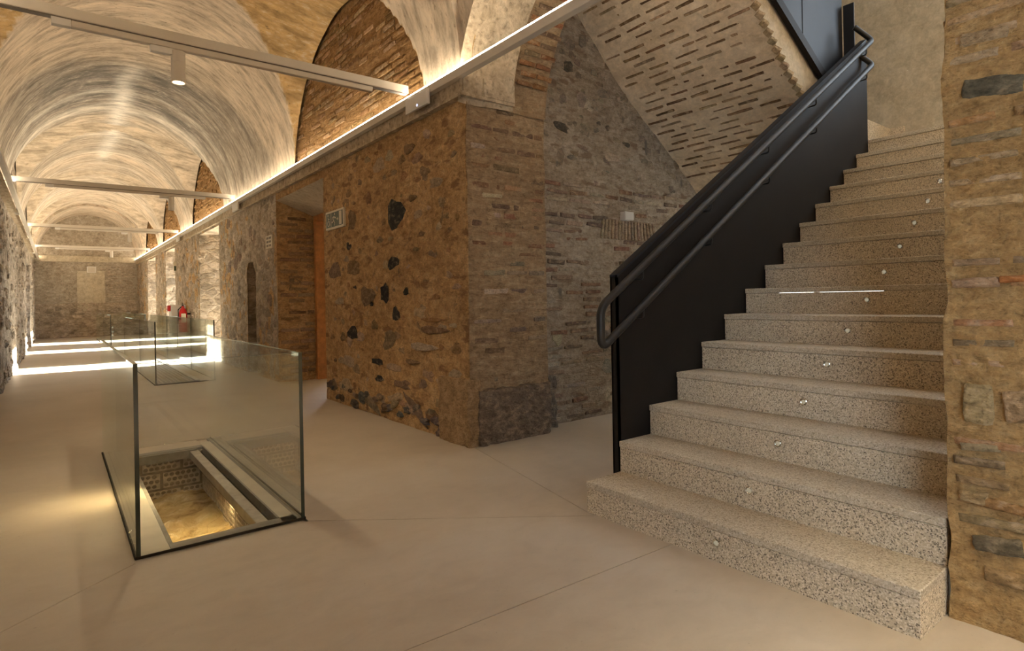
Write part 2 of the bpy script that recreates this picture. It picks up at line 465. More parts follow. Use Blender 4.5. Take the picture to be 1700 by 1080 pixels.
def slab(poly, g=.0022):
    bm = bmesh.new(); n = len(poly); P = [Vector((p[0], p[1], 0)) for p in poly]; Q = []
    for i in range(n):
        a = (P[i]-P[i-1]).normalized(); b = (P[(i+1) % n]-P[i]).normalized()
        na = Vector((-a.y, a.x, 0)); nb = Vector((-b.y, b.x, 0)); q = (na+nb); k = q.dot(na)
        Q.append(P[i]+q*(g/max(.25, k)))
    t = [bm.verts.new((q.x, q.y, 0)) for q in Q]; bt = [bm.verts.new((q.x, q.y, Z0-.002)) for q in Q]
    f = bm.faces.new(t)
    for i in range(n): bm.faces.new((t[i], bt[i], bt[(i+1) % n], t[(i+1) % n]))
    bm.normal_update(); bmesh.ops.triangulate(bm, faces=[f]); bmesh.ops.recalc_face_normals(bm, faces=bm.faces)
    me = bpy.data.meshes.new('floor_slab'); bm.to_mesh(me); bm.free(); me.materials.append(M['floor'])
    return link(bpy.data.objects.new('floor_slab', me), floor)
slab([(-.9,-4.2), (3.2,-4.2), (3.2,1.655), (-.9,1.80)])
slab([(-.9,1.80), (3.2,1.655), (3.2,2.17), S, G2, G1, Amid, (-.9,2.17)])
slab([S, (7.0,2.17), (7.0,4.0), (3.3,4.0), PC])
slab([Amid, G1, (.262,5.55), (1.022,5.55), G2, S, PC, (3.3,4.02), (3.3,27.2), (-.9,27.2), (-.9,2.17)])

# ---- corridor right wall ---------------------------------------------
wr = Rough(.014, 5.5)
YJ = 3.787
DY0, DY1, DZ = 6.83, 8.68, 2.60        # door recess
NY0, NY1, NZ0, NZ1 = 9.84, 10.38, .0, 1.82
WIN = [(12.42, 14.5), (17.75, 19.5), (21.6, 23.75)]
WZ = 2.66
# pier face, then up as lunette wall
wr.panel((XR, YJ, 0), ey, ez, DY0-YJ, 2.9, .04)
def niche(u, v):
    y = u+8.68; zc = NZ1-.27
    return ~((np.abs(y-(NY0+NY1)/2) < .27) & ((v < zc) | ((y-(NY0+NY1)/2)**2+(v-zc)**2 < .27**2)))
wr.panel((XR, DY0, DZ), ey, ez, DY1-DY0, 2.9-DZ, .06)
wr.panel((XR, DY1, 0), ey, ez, WIN[0][0]-DY1, 2.9, .06, niche)
prev = None
for i, (a, b) in enumerate(WIN):
    wr.panel((XR, a, WZ), ey, ez, b-a, 2.9-WZ, .08)
    nx = WIN[i+1][0] if i < 2 else YE+.05
    wr.panel((XR, b, 0), ey, ez, nx-b, 2.9, .08)
# jamb of the stair opening (faces the camera) and its arris
wr.panel((XR, YJ, 0), ex, ez, 3.31-XR, 2.9, .04)
wr.panel((3.31, YJ, 0), ey, ez, .2, 4.6, .06)
wall_right = wr.build('wall_right', M['pier'], kind='structure')
wc = MB(); wc.box(XR+.10, 3.27, YJ+.07, DY0-.03, 0, 5.1); wc.box(XR+.10, 3.3, DY0-.05, YE+.3, 2.74, 5.1)
wc.box(XR+.06, 3.3, DY1+.05, NY0-.06, 0, 2.75); wc.box(XR+.4, 3.3, NY0-.08, NY1+.08, 0, 2.75); wc.box(XR+.06, 3.3, NY1+.06, 12.36, 0, 2.75)
for a_, b_ in ((14.58, 17.68), (19.58, 21.54), (23.82, YE+.3)): wc.box(XR+.06, 3.3, a_, b_, 0, 2.75)
wc.build('wall_core', M['far'], wall_right)
# separate materials: jamb, far part, reveals as further pieces of the wall
jw = Rough(.014, 5.5); jw.panel((XR+.004, YJ-.006, 0), ex, ez, 3.306-XR, 2.9, .035)
jw.build('jamb_face', M['jamb'], wall_right)
fr_ = Rough(.022, 5.0)
fr_.panel((XR-.006, DY1, 0), ey, ez, WIN[0][0]-DY1, 2.9, .05, niche)
for i, (a, b) in enumerate(WIN):
    nx = WIN[i+1][0] if i < 2 else YE+.05
    fr_.panel((XR-.006, b, 0), ey, ez, nx-b, 2.9, .07)
    fr_.panel((XR-.006, a, WZ), ey, ez, b-a, 2.9-WZ, .07)
# window reveals, splayed: far jambs lean open to the corridor
OUT = [(12.58, 13.95), (18.0, 19.25), (21.9, 23.3)]
for (a, b), (oa, ob) in zip(WIN, OUT):
    for y, yo in ((a, oa), (b, ob)):
        L = math.hypot(.8, yo-y); fr_.panel((XR, y, 0), (.8/L, (yo-y)/L, 0), ez, L, WZ, .06)
    fr_.panel((XR, a, WZ), ex, ey, .8, b-a, .1)
    fr_.panel((3.312, a-.05, 0), ey, ez, oa-a+.05, WZ+.1, .2); fr_.panel((3.312, ob, 0), ey, ez, b-ob+.05, WZ+.1, .2)
fr_.build('rubble_face', M['far'], wall_right)
# niche back
nb_ = Rough(.012, 5)
nb_.panel((XR, NY0-.02, 0), ex, ez, .34, 1.6, .08); nb_.panel((XR, NY1+.02, 0), ex, ez, .34, 1.6, .08)
nb_.panel((XR+.34, NY0-.05, 0), ey, ez, .65, 1.95, .08); 
for k in range(6):
    a0, a1 = math.pi*k/6, math.pi*(k+1)/6; c0 = (NY0+NY1)/2
    y0, z0, y1, z1 = c0+.29*math.cos(a0), 1.55+.29*math.sin(a0), c0+.29*math.cos(a1), 1.55+.29*math.sin(a1)
    L = math.hypot(y1-y0, z1-z0); nb_.panel((XR, y0, z0), ex, (0, (y1-y0)/L, (z1-z0)/L), .34, L, .08)
nb_.build('niche_lining', M['far'], wall_right)
# door recess
dr = Rough(.012, 5)
dr.panel((XR-.01, DY1, 0), ex, ez, .9, 2.74, .05)
dr.panel((XR, DY0, 0), ex, ez, .9, 2.5, .08)
dr.build('recess_jamb', M['pier'], wall_right)
dl = Rough(.004, 3); L = math.hypot(.56, .2)
dl.panel((XR-.01, DY0-.03, DZ), (.56/L, 0, -.2/L), ey, L, DY1-DY0+.06, .08)
dl.panel((XR+.55, DY0-.03, DZ-.2), ex, ey, .4, DY1-DY0+.06, .1)
dl.build('recess_lintel', M['plaster'], wall_right)
# lunette walls above the springing
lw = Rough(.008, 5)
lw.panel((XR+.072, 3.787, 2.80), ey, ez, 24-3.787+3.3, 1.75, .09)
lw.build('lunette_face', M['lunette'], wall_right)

# ---- plaster band and cornice under the light line ---------------------
bandm = MB()
def roughbar(x0, x1, y0, y1, z0, z1, step, amp, name, mat, parent):
    r = Rough(amp, 7)
    r.panel((x0, y0, z0), ey, ez, y1-y0, z1-z0, step); r.panel((x0, y0, z0), ey, ex, y1-y0, x1-x0, step)
    r.panel((x0, y0, z1), ey, ex, y1-y0, x1-x0, step); r.panel((x0, y0, z0), ex, ez, x1-x0, z1-z0, step)
    r.panel((x0, y1, z0), ex, ez, x1-x0, z1-z0, step)
    return r.build(name, mat, parent)
trim = roughbar(XR-.028, XR+.09, YJ-.03, YE, 2.715, 2.895, .045, .005, 'trim_1', M['ledge'], None); trim['kind'] = 'structure'
t2 = roughbar(XR-.05, XR+.03, YJ-.045, YE, 2.70, 2.728, .045, .006, 'cornice', M['ledge'], trim)
# cornice returns along the jamb, with a plastered block
roughbar(XR-.04, 2.96, YJ-.05, YJ+.02, 2.695, 2.72, .03, .006, 'cornice', M['ledge'], trim)
roughbar(2.66, 2.96, YJ-.055, YJ+.02, 2.72, 2.86, .03, .008, 'cornice_block', M['ledge'], trim)

# ---- near wall on the right (stair side wall) -----------------------------
nw = Rough(.019, 7)
NX, NYY = 2.459, .69
nw.panel((NX, -.75, 0), ey, ez, NYY+.75, 4.3, .02)
nw.panel((NX, NYY, 0), ex, ez, 2.0, 4.3, .05)
wall_near = nw.build('wall_right_near', M['near'], kind='structure', lo=.5)
nw2 = MB(); nw2.box(NX+.03, 3.3, -4.2, -.74, 0, 5.2); nw2.box(4.4, 6.95, .3, NYY, 0, 6.3); nw2.box(NX+.05, 6.95, .3, NYY-.03, 0, 6.3)
nw2.build('wall_core', M['near'], wall_near)

# ---- left wall ---------------------------------------------------------
lf = Rough(.03, 4.0)
LR = (19.3, 21.9, 2.35)
LW = (-3.4, -.95, .6, 2.55)  # unseen opening behind the camera, added to let daylight onto the foreground
lf.panel((XL, -4.2, 0), ey, ez, 4.2+LW[0], 5.0, .25); lf.panel((XL, LW[1], 0), ey, ez, 6-LW[1], 5.0, .25)
lf.panel((XL, LW[0], 0), ey, ez, LW[1]-LW[0], LW[2], .25); lf.panel((XL, LW[0], LW[3]), ey, ez, LW[1]-LW[0], 5.0-LW[3], .25)
lf.panel((XL, LW[0], LW[2]), mx_, ez, .4, LW[3]-LW[2], .2); lf.panel((XL, LW[1], LW[2]), mx_, ez, .4, LW[3]-LW[2], .2); lf.panel((XL, LW[0], LW[2]), mx_, ey, .4, LW[1]-LW[0], .2)
lf.panel((XL, 6, 0), ey, ez, LR[0]-6, 4.7, .075)
lf.panel((XL, LR[0], LR[2]), ey, ez, LR[1]-LR[0], 4.7-LR[2], .1)
lf.panel((XL, LR[1], 0), ey, ez, YE-LR[1]+.05, 4.7, .1)
lf.panel((XL, LR[0], 0), mx_, ez, .5, LR[2], .1); lf.panel((XL, LR[1], 0), mx_, ez, .5, LR[2], .1)
lf.panel((XL-.5, LR[0], 0), ey, ez, LR[1]-LR[0], LR[2], .2); lf.panel((XL-.5, LR[0], LR[2]), ex, ey, .5, LR[1]-LR[0], .2)
wall_left = lf.build('wall_left', M['left'], kind='structure')
trl = roughbar(XL-.03, -.535, -4, YE, 2.74, 2.89, .12, .005, 'trim_2', M['ledge'], None); trl['kind'] = 'structure'

# ---- end wall -----------------------------------------------------------
ew = Rough(.014, 3)
ew.panel((XL-.1, YE, 0), ex, ez, XR-XL+.2, 5.2, .07)
wall_end = ew.build('wall_end', M['end'], kind='structure')
el = Rough(.025, 4.5); el.panel((XL-.02, YE-.03, 0), ex, ez, XR-XL+.04, 1.25, .06)
el.build('rubble_face', M['far'], wall_end)
pp = Rough(.006, 3); pp.panel((.62, YE-.03, .95), ex, ez, .85, 1.5, .08); pp.build('plaster_patch', M['plaster'], wall_end)
bb = Rough(.012, 7); bb.panel((XL, YE-.05, 2.78), ex, ez, XR-XL, .22, .05); bb.panel((XL, YE-.05, 2.78), ex, ey, XR-XL, .06, .05)
bb.panel((XL, YE-.05, 3.0), ex, ey, XR-XL, .06, .05)
bb.build('plaster_band', M['plaster'], wall_end)
wb = MB(); wb.box(XL-.2, XR+.9, -4.4, -4.2, 0, 5.2); o = wb.build('wall_back', M['near'], kind='structure')

# ---- corridor vault ------------------------------------------------------
RISE = 1.70
BAYS = [(2.24, 1.535, 1.32, 2.65), (6.2, 1.72, 1.5, 2.9), (13.75, 1.6, 1.45, 2.9), (18.6, 1.55, 1.45, 2.9), (22.8, 1.5, 1.4, 2.9)]
RIBS = [(3.80, 4.02, .05), (24.4, 27.2, .07)]
ys = list(np.arange(-4.2, 9, .05))+list(np.arange(9, YE+.06, .08))
for a, b, dz in RIBS: ys += [a-.002, a+.002, b-.002, b+.002]
ys = np.array(sorted(ys)); nt_ = 110
tt = np.linspace(0, math.pi, nt_+1)
Y, T = np.meshgrid(ys, tt, indexing='ij'); Y = Y.ravel(); T = T.ravel()
shr = np.zeros_like(Y)
for a, b, dz in RIBS: shr = np.where((Y >= a) & (Y <= b), dz, shr)
X = XC-(HA+.03-shr)*np.cos(T)
zb = ZS+(RISE-shr)*np.sin(T)
zc = np.full_like(Y, -9.0)
for yc, b, rise, z0 in BAYS:
    q = 1-((Y-yc)/b)**2
    inw = np.clip(HA-np.abs(X-XC), 0, 1.2)*(.22 if z0 == 2.9 else 0)
    zc = np.where(q > 0, np.maximum(zc, z0+(rise+inw)*np.sqrt(np.maximum(q, 0))), zc)
web = zc > zb
Z = np.maximum(zb, zc)
P = np.stack([X, Y, Z], 1)
D = fbm(P, 2.5, 4, 71)*.016
P[:, 2] += D*np.sin(T)**.5; P[:, 0] += D*np.cos(T)*-1
# tint of the limewash: pale ribs, grey soot on the barrel, ochre webs, white seam
def lerp(c, d, k): return c*(1-k[:, None])+np.array(d)*k[:, None]
sm = lambda x, a, b: np.clip((x-a)/(b-a), 0, 1)**2*(3-2*np.clip((x-a)/(b-a), 0, 1))
nA = fbm(P, .9, 4, 5); nB = fbm(P*np.array([1, 3.2, 1]), 1.6, 4, 9)
colr = np.tile(np.array([.56, .465, .35]), (len(Y), 1))
soot = sm(Y-1.2*np.sin(T)**2+.5*nA, 8.75, 9.25)*(1-sm(Y+.6*nB, 12.2, 13.2))
soot = np.maximum(soot, .55*sm(Y+.5*nA, 12.9, 13.4)*(1-sm(Y+.6*nB, 15.6, 16.4)))
soot = np.maximum(soot, .28*sm(Y+.5*nA, 16.4, 16.8)*(1-sm(Y+.6*nB, 20.2, 21)))
soot = soot*np.clip(.86+.55*nB, .3, 1)*(.35+.65*np.sin(T)**.8)
colr = lerp(colr, (.185, .17, .15), soot)
for yr, wd, am in ((11.35, .10, .55), (12.35, .22, .8), (14.3, .10, .5), (15.95, .3, .5), (17.3, .1, .4), (20.4, .25, .5)):
    colr = lerp(colr, (.72, .66, .56), am*np.exp(-((Y-yr-.25*nA)/wd)**2)*np.clip(.8+.8*nB, .2, 1))
seam = np.exp(-((X-XC+.05-.10*fbm(P, 1.1, 2, 44))/.13)**2)*sm(Y, 9.2, 11.5)*(1-sm(Y, 16, 17.5))
colr = lerp(colr, (.78, .74, .66), np.clip(seam*.8, 0, 1))
webc = np.array([.45, .30, .135])*(1+.25*nB[:, None])
colr = np.where(web[:, None] & (Y[:, None] < 9), webc, colr)
colr = np.where(web[:, None] & (Y[:, None] >= 9), np.array([.50, .41, .30])*(1+.2*nB[:, None]), colr)
I = np.arange(len(ys)*(nt_+1)).reshape(len(ys), nt_+1)
q = np.stack([I[:-1, :-1], I[1:, :-1], I[1:, 1:], I[:-1, 1:]], -1).reshape(-1, 4)
ceiling = obj('ceiling', P.tolist(), q.tolist(), M['vault'], smooth=True, kind='structure')
ca = ceiling.data.color_attributes.new('Col', 'FLOAT_COLOR', 'POINT')
ca.data.foreach_set('color', np.concatenate([np.clip(colr, 0, 1), np.ones((len(Y), 1))], 1).ravel())
try: ceiling.data.set_sharp_from_angle(angle=.55)
except Exception: pass

rfm = MB(); rfm.box(-1.8, 3.4, -4.5, 27.6, 5.15, 5.4); rfm.box(-1.6, -1.15, 5, 27.6, -.1, 5.2); rfm.box(-1.0, -.78, -4.5, 27.6, 2.75, 5.2); rfm.box(-1.0, 3.4, YE+.15, YE+.4, -.1, 5.2)  # unseen slabs added to stop sky light leaking past the vault edges
rfm.build('ceiling_leak_block', M['far'], kind='structure')
# arch over the stair opening: intrados, first plastered, then brick
def arc_panel(x0, x1, name, mat, parent, step=.05):
    n = 48; r = []; nx = max(1, int((x1-x0)/step))
    V = []; F = []
    for i in range(n+1):
        a = math.pi*i/n; y = 2.24+1.54*math.cos(a); z = 2.65+1.32*math.sin(a)
        for j in range(nx+1): V.append((x0+(x1-x0)*j/nx, y-.03*j/nx*math.cos(a), z))
    for i in range(n):
        for j in range(nx): F.append((i*(nx+1)+j, (i+1)*(nx+1)+j, (i+1)*(nx+1)+j+1, i*(nx+1)+j+1))
    Pn = np.array(V); Dn = np.stack([fbm(Pn, 5, 4, 11*k+3) for k in range(3)], 1)*.012
    return obj(name, (Pn+Dn).tolist(), F, mat, parent, True)
arc_panel(XR-.06, 2.96, 'arch_plaster', M['ledge'], wall_right)
arc_panel(2.95, 3.31, 'arch_brickwork', M['jamb'], wall_right)
# spandrel towards the stairwell
sp = MB(); n = 24; prev = None
for i in range(n):
    a0, a1 = math.pi*i/n, math.pi*(i+1)/n
    y0, z0, y1, z1 = 2.24+1.51*math.cos(a0), 2.65+1.32*math.sin(a0), 2.24+1.51*math.cos(a1), 2.65+1.32*math.sin(a1)
    sp.add([(3.31, y0, z0), (3.31, y1, z1), (3.31, y1, 6.3), (3.31, y0, 6.3)], [(0, 1, 2, 3)])
sp.build('spandrel', M['stairwall'], wall_right)

# ---- stairwell -----------------------------------------------------------
YB = 3.944
sw = Rough(.016, 5)
sw.panel((3.27, YB, 0), ex, ez, 2.5, 4.6, .04); sw.panel((5.77, YB, 0), ex, ez, 1.2, 4.6, .1); sw.panel((3.27, YB, 4.6), ex, ez, 3.7, 1.8, .2)
wall_stair = sw.build('wall_stairwell', M['stairwall'], kind='structure')
ld = Rough(.004, 2); LX = 6.77
UW = (2.42, 3.85, .05, 2.15)             # low window under the landing
ld.panel((LX, NYY-.1, 0), ey, ez, UW[0]-NYY+.1, UW[3], .12); ld.panel((LX, UW[1], 0), ey, ez, YB-UW[1]+.1, UW[3], .12); HW = (.80, 1.72, 3.35, 5.0)
ld.panel((LX, NYY-.1, UW[3]), ey, ez, YB-NYY+.2, HW[2]-UW[3], .12); ld.panel((LX, NYY-.1, HW[3]), ey, ez, YB-NYY+.2, 6.4-HW[3], .12)
ld.panel((LX, HW[1], HW[2]), ey, ez, YB-HW[1]+.1, HW[3]-HW[2], .12); ld.panel((LX, NYY-.1, HW[2]), ey, ez, HW[0]-NYY+.1, HW[3]-HW[2], .12)
wall_landing = ld.build('wall_landing', M['plaster'], kind='structure')
# stairwell roof with a skylight opening above the flight
rf = MB(); SKY = (4.4, 5.7, 1.0, 2.0)
rf.box(3.2, LX+.1, SKY[3], YB+.1, 6.2, 6.3); rf.box(3.2, LX+.1, .3, SKY[2], 6.2, 6.3)
rf.box(3.2, SKY[0], SKY[2], SKY[3], 6.2, 6.3); rf.box(SKY[1], LX+.1, SKY[2], SKY[3], 6.2, 6.3)
for a_ in ((SKY[0]-.1, SKY[0], SKY[2]-.1, SKY[3]+.1), (SKY[1], SKY[1]+.1, SKY[2]-.1, SKY[3]+.1), (SKY[0], SKY[1], SKY[2]-.1, SKY[2]), (SKY[0], SKY[1], SKY[3], SKY[3]+.1)): rf.box(*a_, 6.25, 7.15)  # tall curb added around the skylight to keep direct sun out
roof = rf.build('ceiling_stairwell', M['plaster'], kind='structure')

# underside of the upper flight: rampant brick vault
prof = [(5.95, 2.12), (5.62, 2.385), (5.34, 2.60), (5.0, 2.84), (4.8, 2.965), (4.6, 3.125), (4.28, 3.41), (4.03, 3.66), (3.7, 3.98), (3.3, 4.36)]
YF = 2.40
V = []; F = []; pr = []
for (a, b), (c, d_) in zip(prof[:-1], prof[1:]):
    for k in range(8): pr.append((a+(c-a)*k/8, b+(d_-b)*k/8))
pr.append(prof[-1]); ny = 34
for (x, z) in pr:
    for j in range(ny+1): V.append((x, YF+(YB+.03-YF)*j/ny, z))
for i in range(len(pr)-1):
    for j in range(ny): F.append((i*(ny+1)+j, (i+1)*(ny+1)+j, (i+1)*(ny+1)+j+1, i*(ny+1)+j+1))
Pn = np.array(V); Dn = np.stack([fbm(Pn, 6, 4, 11*k+3) for k in range(3)], 1)*.008
soffit = obj('ceiling_soffit', (Pn+Dn).tolist(), F, M['soffit'], smooth=True, kind='structure')
# plastered flank of the upper flight above the brick edge
def bar_z(x): return 3.025+.563*(5.329-x)
fa = MB()
pl = [(x, z+.0) for (x, z) in prof]; tp = [(x, bar_z(x)) for (x, z) in prof]
for i in range(len(prof)-1):
    x0, x1 = prof[i][0], prof[i+1][0]
    fa.add([(x0, YF+.008, prof[i][1]), (x1, YF+.008, prof[i+1][1]), (x1, YF+.008, max(prof[i+1][1], bar_z(x1)+.1)), (x0, YF+.008, bar_z(x0)+.1)], [(0, 1, 2, 3)])
fa.build('flight_flank', M['plaster'], soffit)
# bricks of the soffit
def prof_at(s):
    acc = 0
    for (a, b), (c, d_) in zip(prof[:-1], prof[1:]):
        L = math.hypot(c-a, d_-b)
        if s <= acc+L:
            t = (s-acc)/L; tn = Vector((c-a, 0, d_-b)).normalized()
            return Vector((a+(c-a)*t, 0, b+(d_-b)*t)), tn
        acc += L
    return None, None
s = .12; row = 0; cnt = 0
while s < 3.2:
    p, tn = prof_at(s)
    if p is None: break
    nrm = Vector((-tn.z, 0, tn.x)); nrm = nrm if nrm.z < 0 else -nrm
    y = YF+.06+(.13 if row % 2 else 0)
    while y < YB-.1:
        L = random.uniform(.17, .25)
        if y+L > YB: break
        if random.random() < .9 and cnt < 285:
            c = random.choice([(.20,.125,.07), (.25,.16,.09), (.155,.095,.055), (.31,.215,.13), (.38,.28,.18)])
            wv = random.uniform(.016, .027)
            piece('brick', soffit, (p.x, y+L/2, p.z+random.uniform(-.006,.006)), ey, tuple(tn), tuple(nrm), L, wv, random.uniform(.002,.006), vary(c), random.uniform(-.02,.02)); cnt += 1
        y += L+random.uniform(.045, .09)
    # toothed edge
    piece('edge_brick', soffit, (p.x, YF+.012, p.z-.004), tuple(tn), ey, tuple(nrm), .062, .05, .014, vary((.46,.35,.23), .15), .5)
    s += .081; row += 1

# ================================================================== PIECES IN THE WALLS
DK = (.045,.042,.04); GR = (.13,.125,.115); BR = (.17,.115,.075); PU = (.14,.11,.10); LT = (.50,.42,.32); OR = (.34,.17,.08); RD = (.30,.135,.075)
# pier face: stones read off the photograph (y, z, width, height, colour, tilt)
def ray(px, py):
    a, b = px-850, py-HY; u = (a*math.cos(ROLL)-b*math.sin(ROLL))/FPX; v = (a*math.sin(ROLL)+b*math.cos(ROLL))/FPX
    return Vector((sn+u*cn, cn-u*sn, -v))
def on_x(px, py, X): r = ray(px, py)*1.0; t = X/r.x; return r.y*t, r.z*t+CH
def on_y(px, py, Yv): r = ray(px, py); t = Yv/r.y; return r.x*t, r.z*t+CH
SPOTS = [(655,353,32,60,DK,0), (586,368,19,42,BR,0), (580,407,13,17,DK,0), (654,436,19,26,DK,.2), (638,487,17,40,DK,0), (675,484,10,16,DK,0),
 (609,489,26,40,PU,0), (657,520,14,28,DK,-.4), (587,553,20,26,DK,0), (647,566,26,34,PU,.3), (718,531,54,7,OR,0), (717,547,50,16,BR,0), (626,600,24,13,DK,0),
 (630,629,16,12,DK,0), (669,638,30,17,PU,0), (703,639,16,18,GR,0), (690,680,46,20,GR,-.55), (716,686,22,13,GR,0), (618,672,38,17,GR,-.3), (575,640,24,24,LT,0),
 (558,450,22,32,GR,0), (586,446,27,30,BR,0), (678,246,20,20,BR,0), (631,274,22,28,LT,0), (690,414,12,8,BR,0), (726,493,13,13,OR,0), (708,466,9,5,BR,0),
 (578,600,22,22,LT,0), (652,610,30,14,LT,0), (700,575,50,16,LT,0), (590,476,8,10,DK,0), (617,505,6,8,DK,0), (656,660,34,18,LT,.2), (735,632,20,18,LT,0),
 (566,500,18,14,LT,0), (612,330,10,26,BR,.3), (684,328,14,14,BR,0), (600,560,16,20,LT,0), (683,600,24,10,BR,0), (640,700,30,12,LT,0), (590,690,22,12,PU,0),
 (555,640,12,24,PU,0), (700,388,12,8,BR,0), (745,415,9,10,OR,0), (760,360,9,14,OR,0), (752,540,16,10,LT,0), (570,560,8,18,BR,0), (622,540,9,20,BR,0)]
for (px, py, wp, hp, c, ang) in SPOTS:
    y0, z0 = on_x(px-wp/2, py, XR); y1, _ = on_x(px+wp/2, py, XR); yc, zc0 = on_x(px, py, XR)
    ht = on_x(px, py-hp/2, XR)[1]-on_x(px, py+hp/2, XR)[1]
    piece('stone', wall_right, (XR+.002, yc, zc0), ey, ez, mx_, abs(y1-y0)*1.02, ht*1.0, .014 if c not in (DK,) else .008, vary(c if c is DK else toward(c, (.42,.27,.135), .35), .12), -ang)
taken = [on_x(px, py, XR) for (px, py, *_r) in SPOTS]
k = 0
while k < 95:
    y, z = random.uniform(3.95, 6.75), random.uniform(.05, 2.6)
    if any(abs(y-a)+abs(z-b) < .17 for a, b in taken): 
        if random.random() < .97: continue
    taken.append((y, z)); wv = random.uniform(.05, .15)
    c = random.choice([BR, PU, LT, LT, OR, GR, (.40,.31,.21), (.33,.25,.17)])
    piece('stone', wall_right, (XR+.003, y, z), ey, ez, mx_, wv*random.uniform(1.1, 1.9), wv*random.uniform(.6, 1.0), random.uniform(.003, .009), vary(toward(c, (.42,.27,.135), .5), .15), random.uniform(-.25, .25)); k += 1
# base course of the pier: tumbled stones
for i in range(26):
    y = 3.95+i*.11+random.uniform(-.03, .03); wv = random.uniform(.08, .2)
    piece('stone', wall_right, (XR+.0, y, random.uniform(.03, .22)), ey, ez, mx_, wv*1.3, wv*.6, random.uniform(.012, .035), vary(random.choice([PU, GR, BR, (.3,.22,.15)]), .2), random.uniform(-.4, .3))
# far rubble between door, niche and first window
k = 0
while k < 75:
    y, z = random.uniform(8.75, 12.35), random.uniform(.1, 2.6)
    if NY0-.12 < y < NY1+.12 and z < 1.95: continue
    wv = random.uniform(.1, .26)
    piece('stone', wall_right, (XR+.002, y, z), ey, ez, mx_, wv*random.uniform(.9, 1.5), wv*random.uniform(.6, 1.2), random.uniform(.008, .02), vary(toward(random.choice([GR, PU, (.34,.27,.19), LT, BR, (.45,.38,.29)]), (.44,.35,.25), .45), .2), random.uniform(-.3, .3)); k += 1
it = []
for _ in range(260):
    a = random.choice([(14.55, 17.7), (19.55, 21.55), (23.8, 26.9)]); wv = random.uniform(.12, .3)
    it.append(((XR, random.uniform(*a), random.uniform(.05, 2.6)), ey, ez, mx_, wv*1.3, wv*.8, random.uniform(.01, .03), random.uniform(-.3, .3)))
joined('rubble_stones', 'stone', wall_right, it, M['far'])
it = []
for (a, b), (oa, ob) in zip(WIN, OUT):                              # stones in the sunlit window jambs
    for _ in range(46):
        t = random.uniform(.05, .95); wv = random.uniform(.07, .18)
        L = math.hypot(.8, ob-b); nn = Vector(((ob-b)/L, -.8/L, 0))
        it.append(((XR+.8*t, b+(ob-b)*t, random.uniform(.05, 2.6)), (.8/L, (ob-b)/L, 0), ez, tuple(nn if nn.y < 0 else -nn), wv*1.4, wv*.7, .012, random.uniform(-.2, .2)))
joined('jamb_stones', 'stone', wall_right, it, M['far'])

# bricks: jamb of the stair opening
MORT = (.42,.32,.22)
nbk = 0; z = .50; row = 0
while z < 2.66:
    x = 2.56+(.1 if row % 2 else 0)
    while x < 3.27:
        L = random.uniform(.15, .27); L = min(L, 3.29-x)
        pr_ = .75 if 1.4 < z < 2.6 else .55
        if L > .06 and random.random() < pr_:
            c = random.choice([RD, BR, (.24,.13,.075), (.35,.20,.11), (.16,.10,.07)]) if z > 1.45 else random.choice([(.22,.185,.155), (.27,.215,.165), (.18,.15,.125), BR])
            if x < 2.7 and random.random() < .4: c = LT
            piece('brick', wall_right, (x+L/2, YJ-.004, z), ex, ez, my_, L, random.uniform(.030, .044), random.uniform(.002, .007), vary(toward(c, (.43,.30,.18), .3)), random.uniform(-.03, .03)); nbk += 1
        x += L+random.uniform(.015, .06)
    z += .0765+random.uniform(-.004, .004); row += 1
# brick part of the arch reveal above
for r_ in range(14):
    zz = 2.90+r_*.075
    for q_ in range(2):
        t = max(0, (zz-2.65)/1.32); y = 2.24+1.51*math.sqrt(max(0, 1-t*t)); an = math.atan2(2.24-y, 1.0)
        x = 3.0+q_*.17+(.03 if r_ % 2 else 0)
        tn = Vector((0, -t*1.1, 1)).normalized(); nn = Vector((0, -tn.z, tn.y))
        piece('brick', wall_right, (x+.06, y-.002, zz), ex, tuple(tn), tuple(nn), .15, .036, .008, vary(random.choice([RD, BR, OR, (.24,.13,.075)])), random.uniform(-.03, .03)); nbk += 1
# far jamb of the door recess
z = .06; row = 0
while z < 2.4:
    x = XR+.03+(.12 if row % 2 else 0)
    while x < 2.98:
        L = min(random.uniform(.2, .27), 3.02-x)
        if L > .08 and random.random() < .85:
            piece('brick', wall_right, (x+L/2, DY1-.004, z), ex, ez, my_, L, random.uniform(.04, .055), random.uniform(.006, .012), vary(random.choice([(.33,.22,.13), (.28,.18,.10), (.38,.27,.17)]), .2), random.uniform(-.02, .02)); nbk += 1
        x += L+.02
    z += .085; row += 1
# first lunette: courses of the filling wall
it = []
z = 2.98; row = 0
while z < 4.38:
    hw = 1.72*math.sqrt(max(0, 1-((z-2.9)/1.5)**2)); y = 6.2-hw+random.uniform(0, .2)
    while y < 6.2+hw:
        L = random.uniform(.2, .3)
        if random.random() < .62:
            if y > 4.7 and nbk < 298:
                piece('brick', wall_right, (XR+.068, y+L/2, z), ey, ez, mx_, L, random.uniform(.034, .048), random.uniform(.001, .005), vary(random.choice([(.30,.18,.08), (.25,.145,.06), (.36,.225,.11), (.40,.27,.15)]), .2), random.uniform(-.03, .03)); nbk += 1
            else: it.append(((XR+.068, y+L/2, z), ey, ez, mx_, L, .038, .012, 0))
        y += L+random.uniform(.01, .05)
    z += .068; row += 1
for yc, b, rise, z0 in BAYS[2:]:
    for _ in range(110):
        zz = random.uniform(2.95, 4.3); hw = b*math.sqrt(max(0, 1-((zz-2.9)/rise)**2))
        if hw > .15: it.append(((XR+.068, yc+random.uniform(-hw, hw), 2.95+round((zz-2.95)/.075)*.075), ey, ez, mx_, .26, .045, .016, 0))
joined('lunette_bricks', 'brick', wall_right, it, M['lunette'])

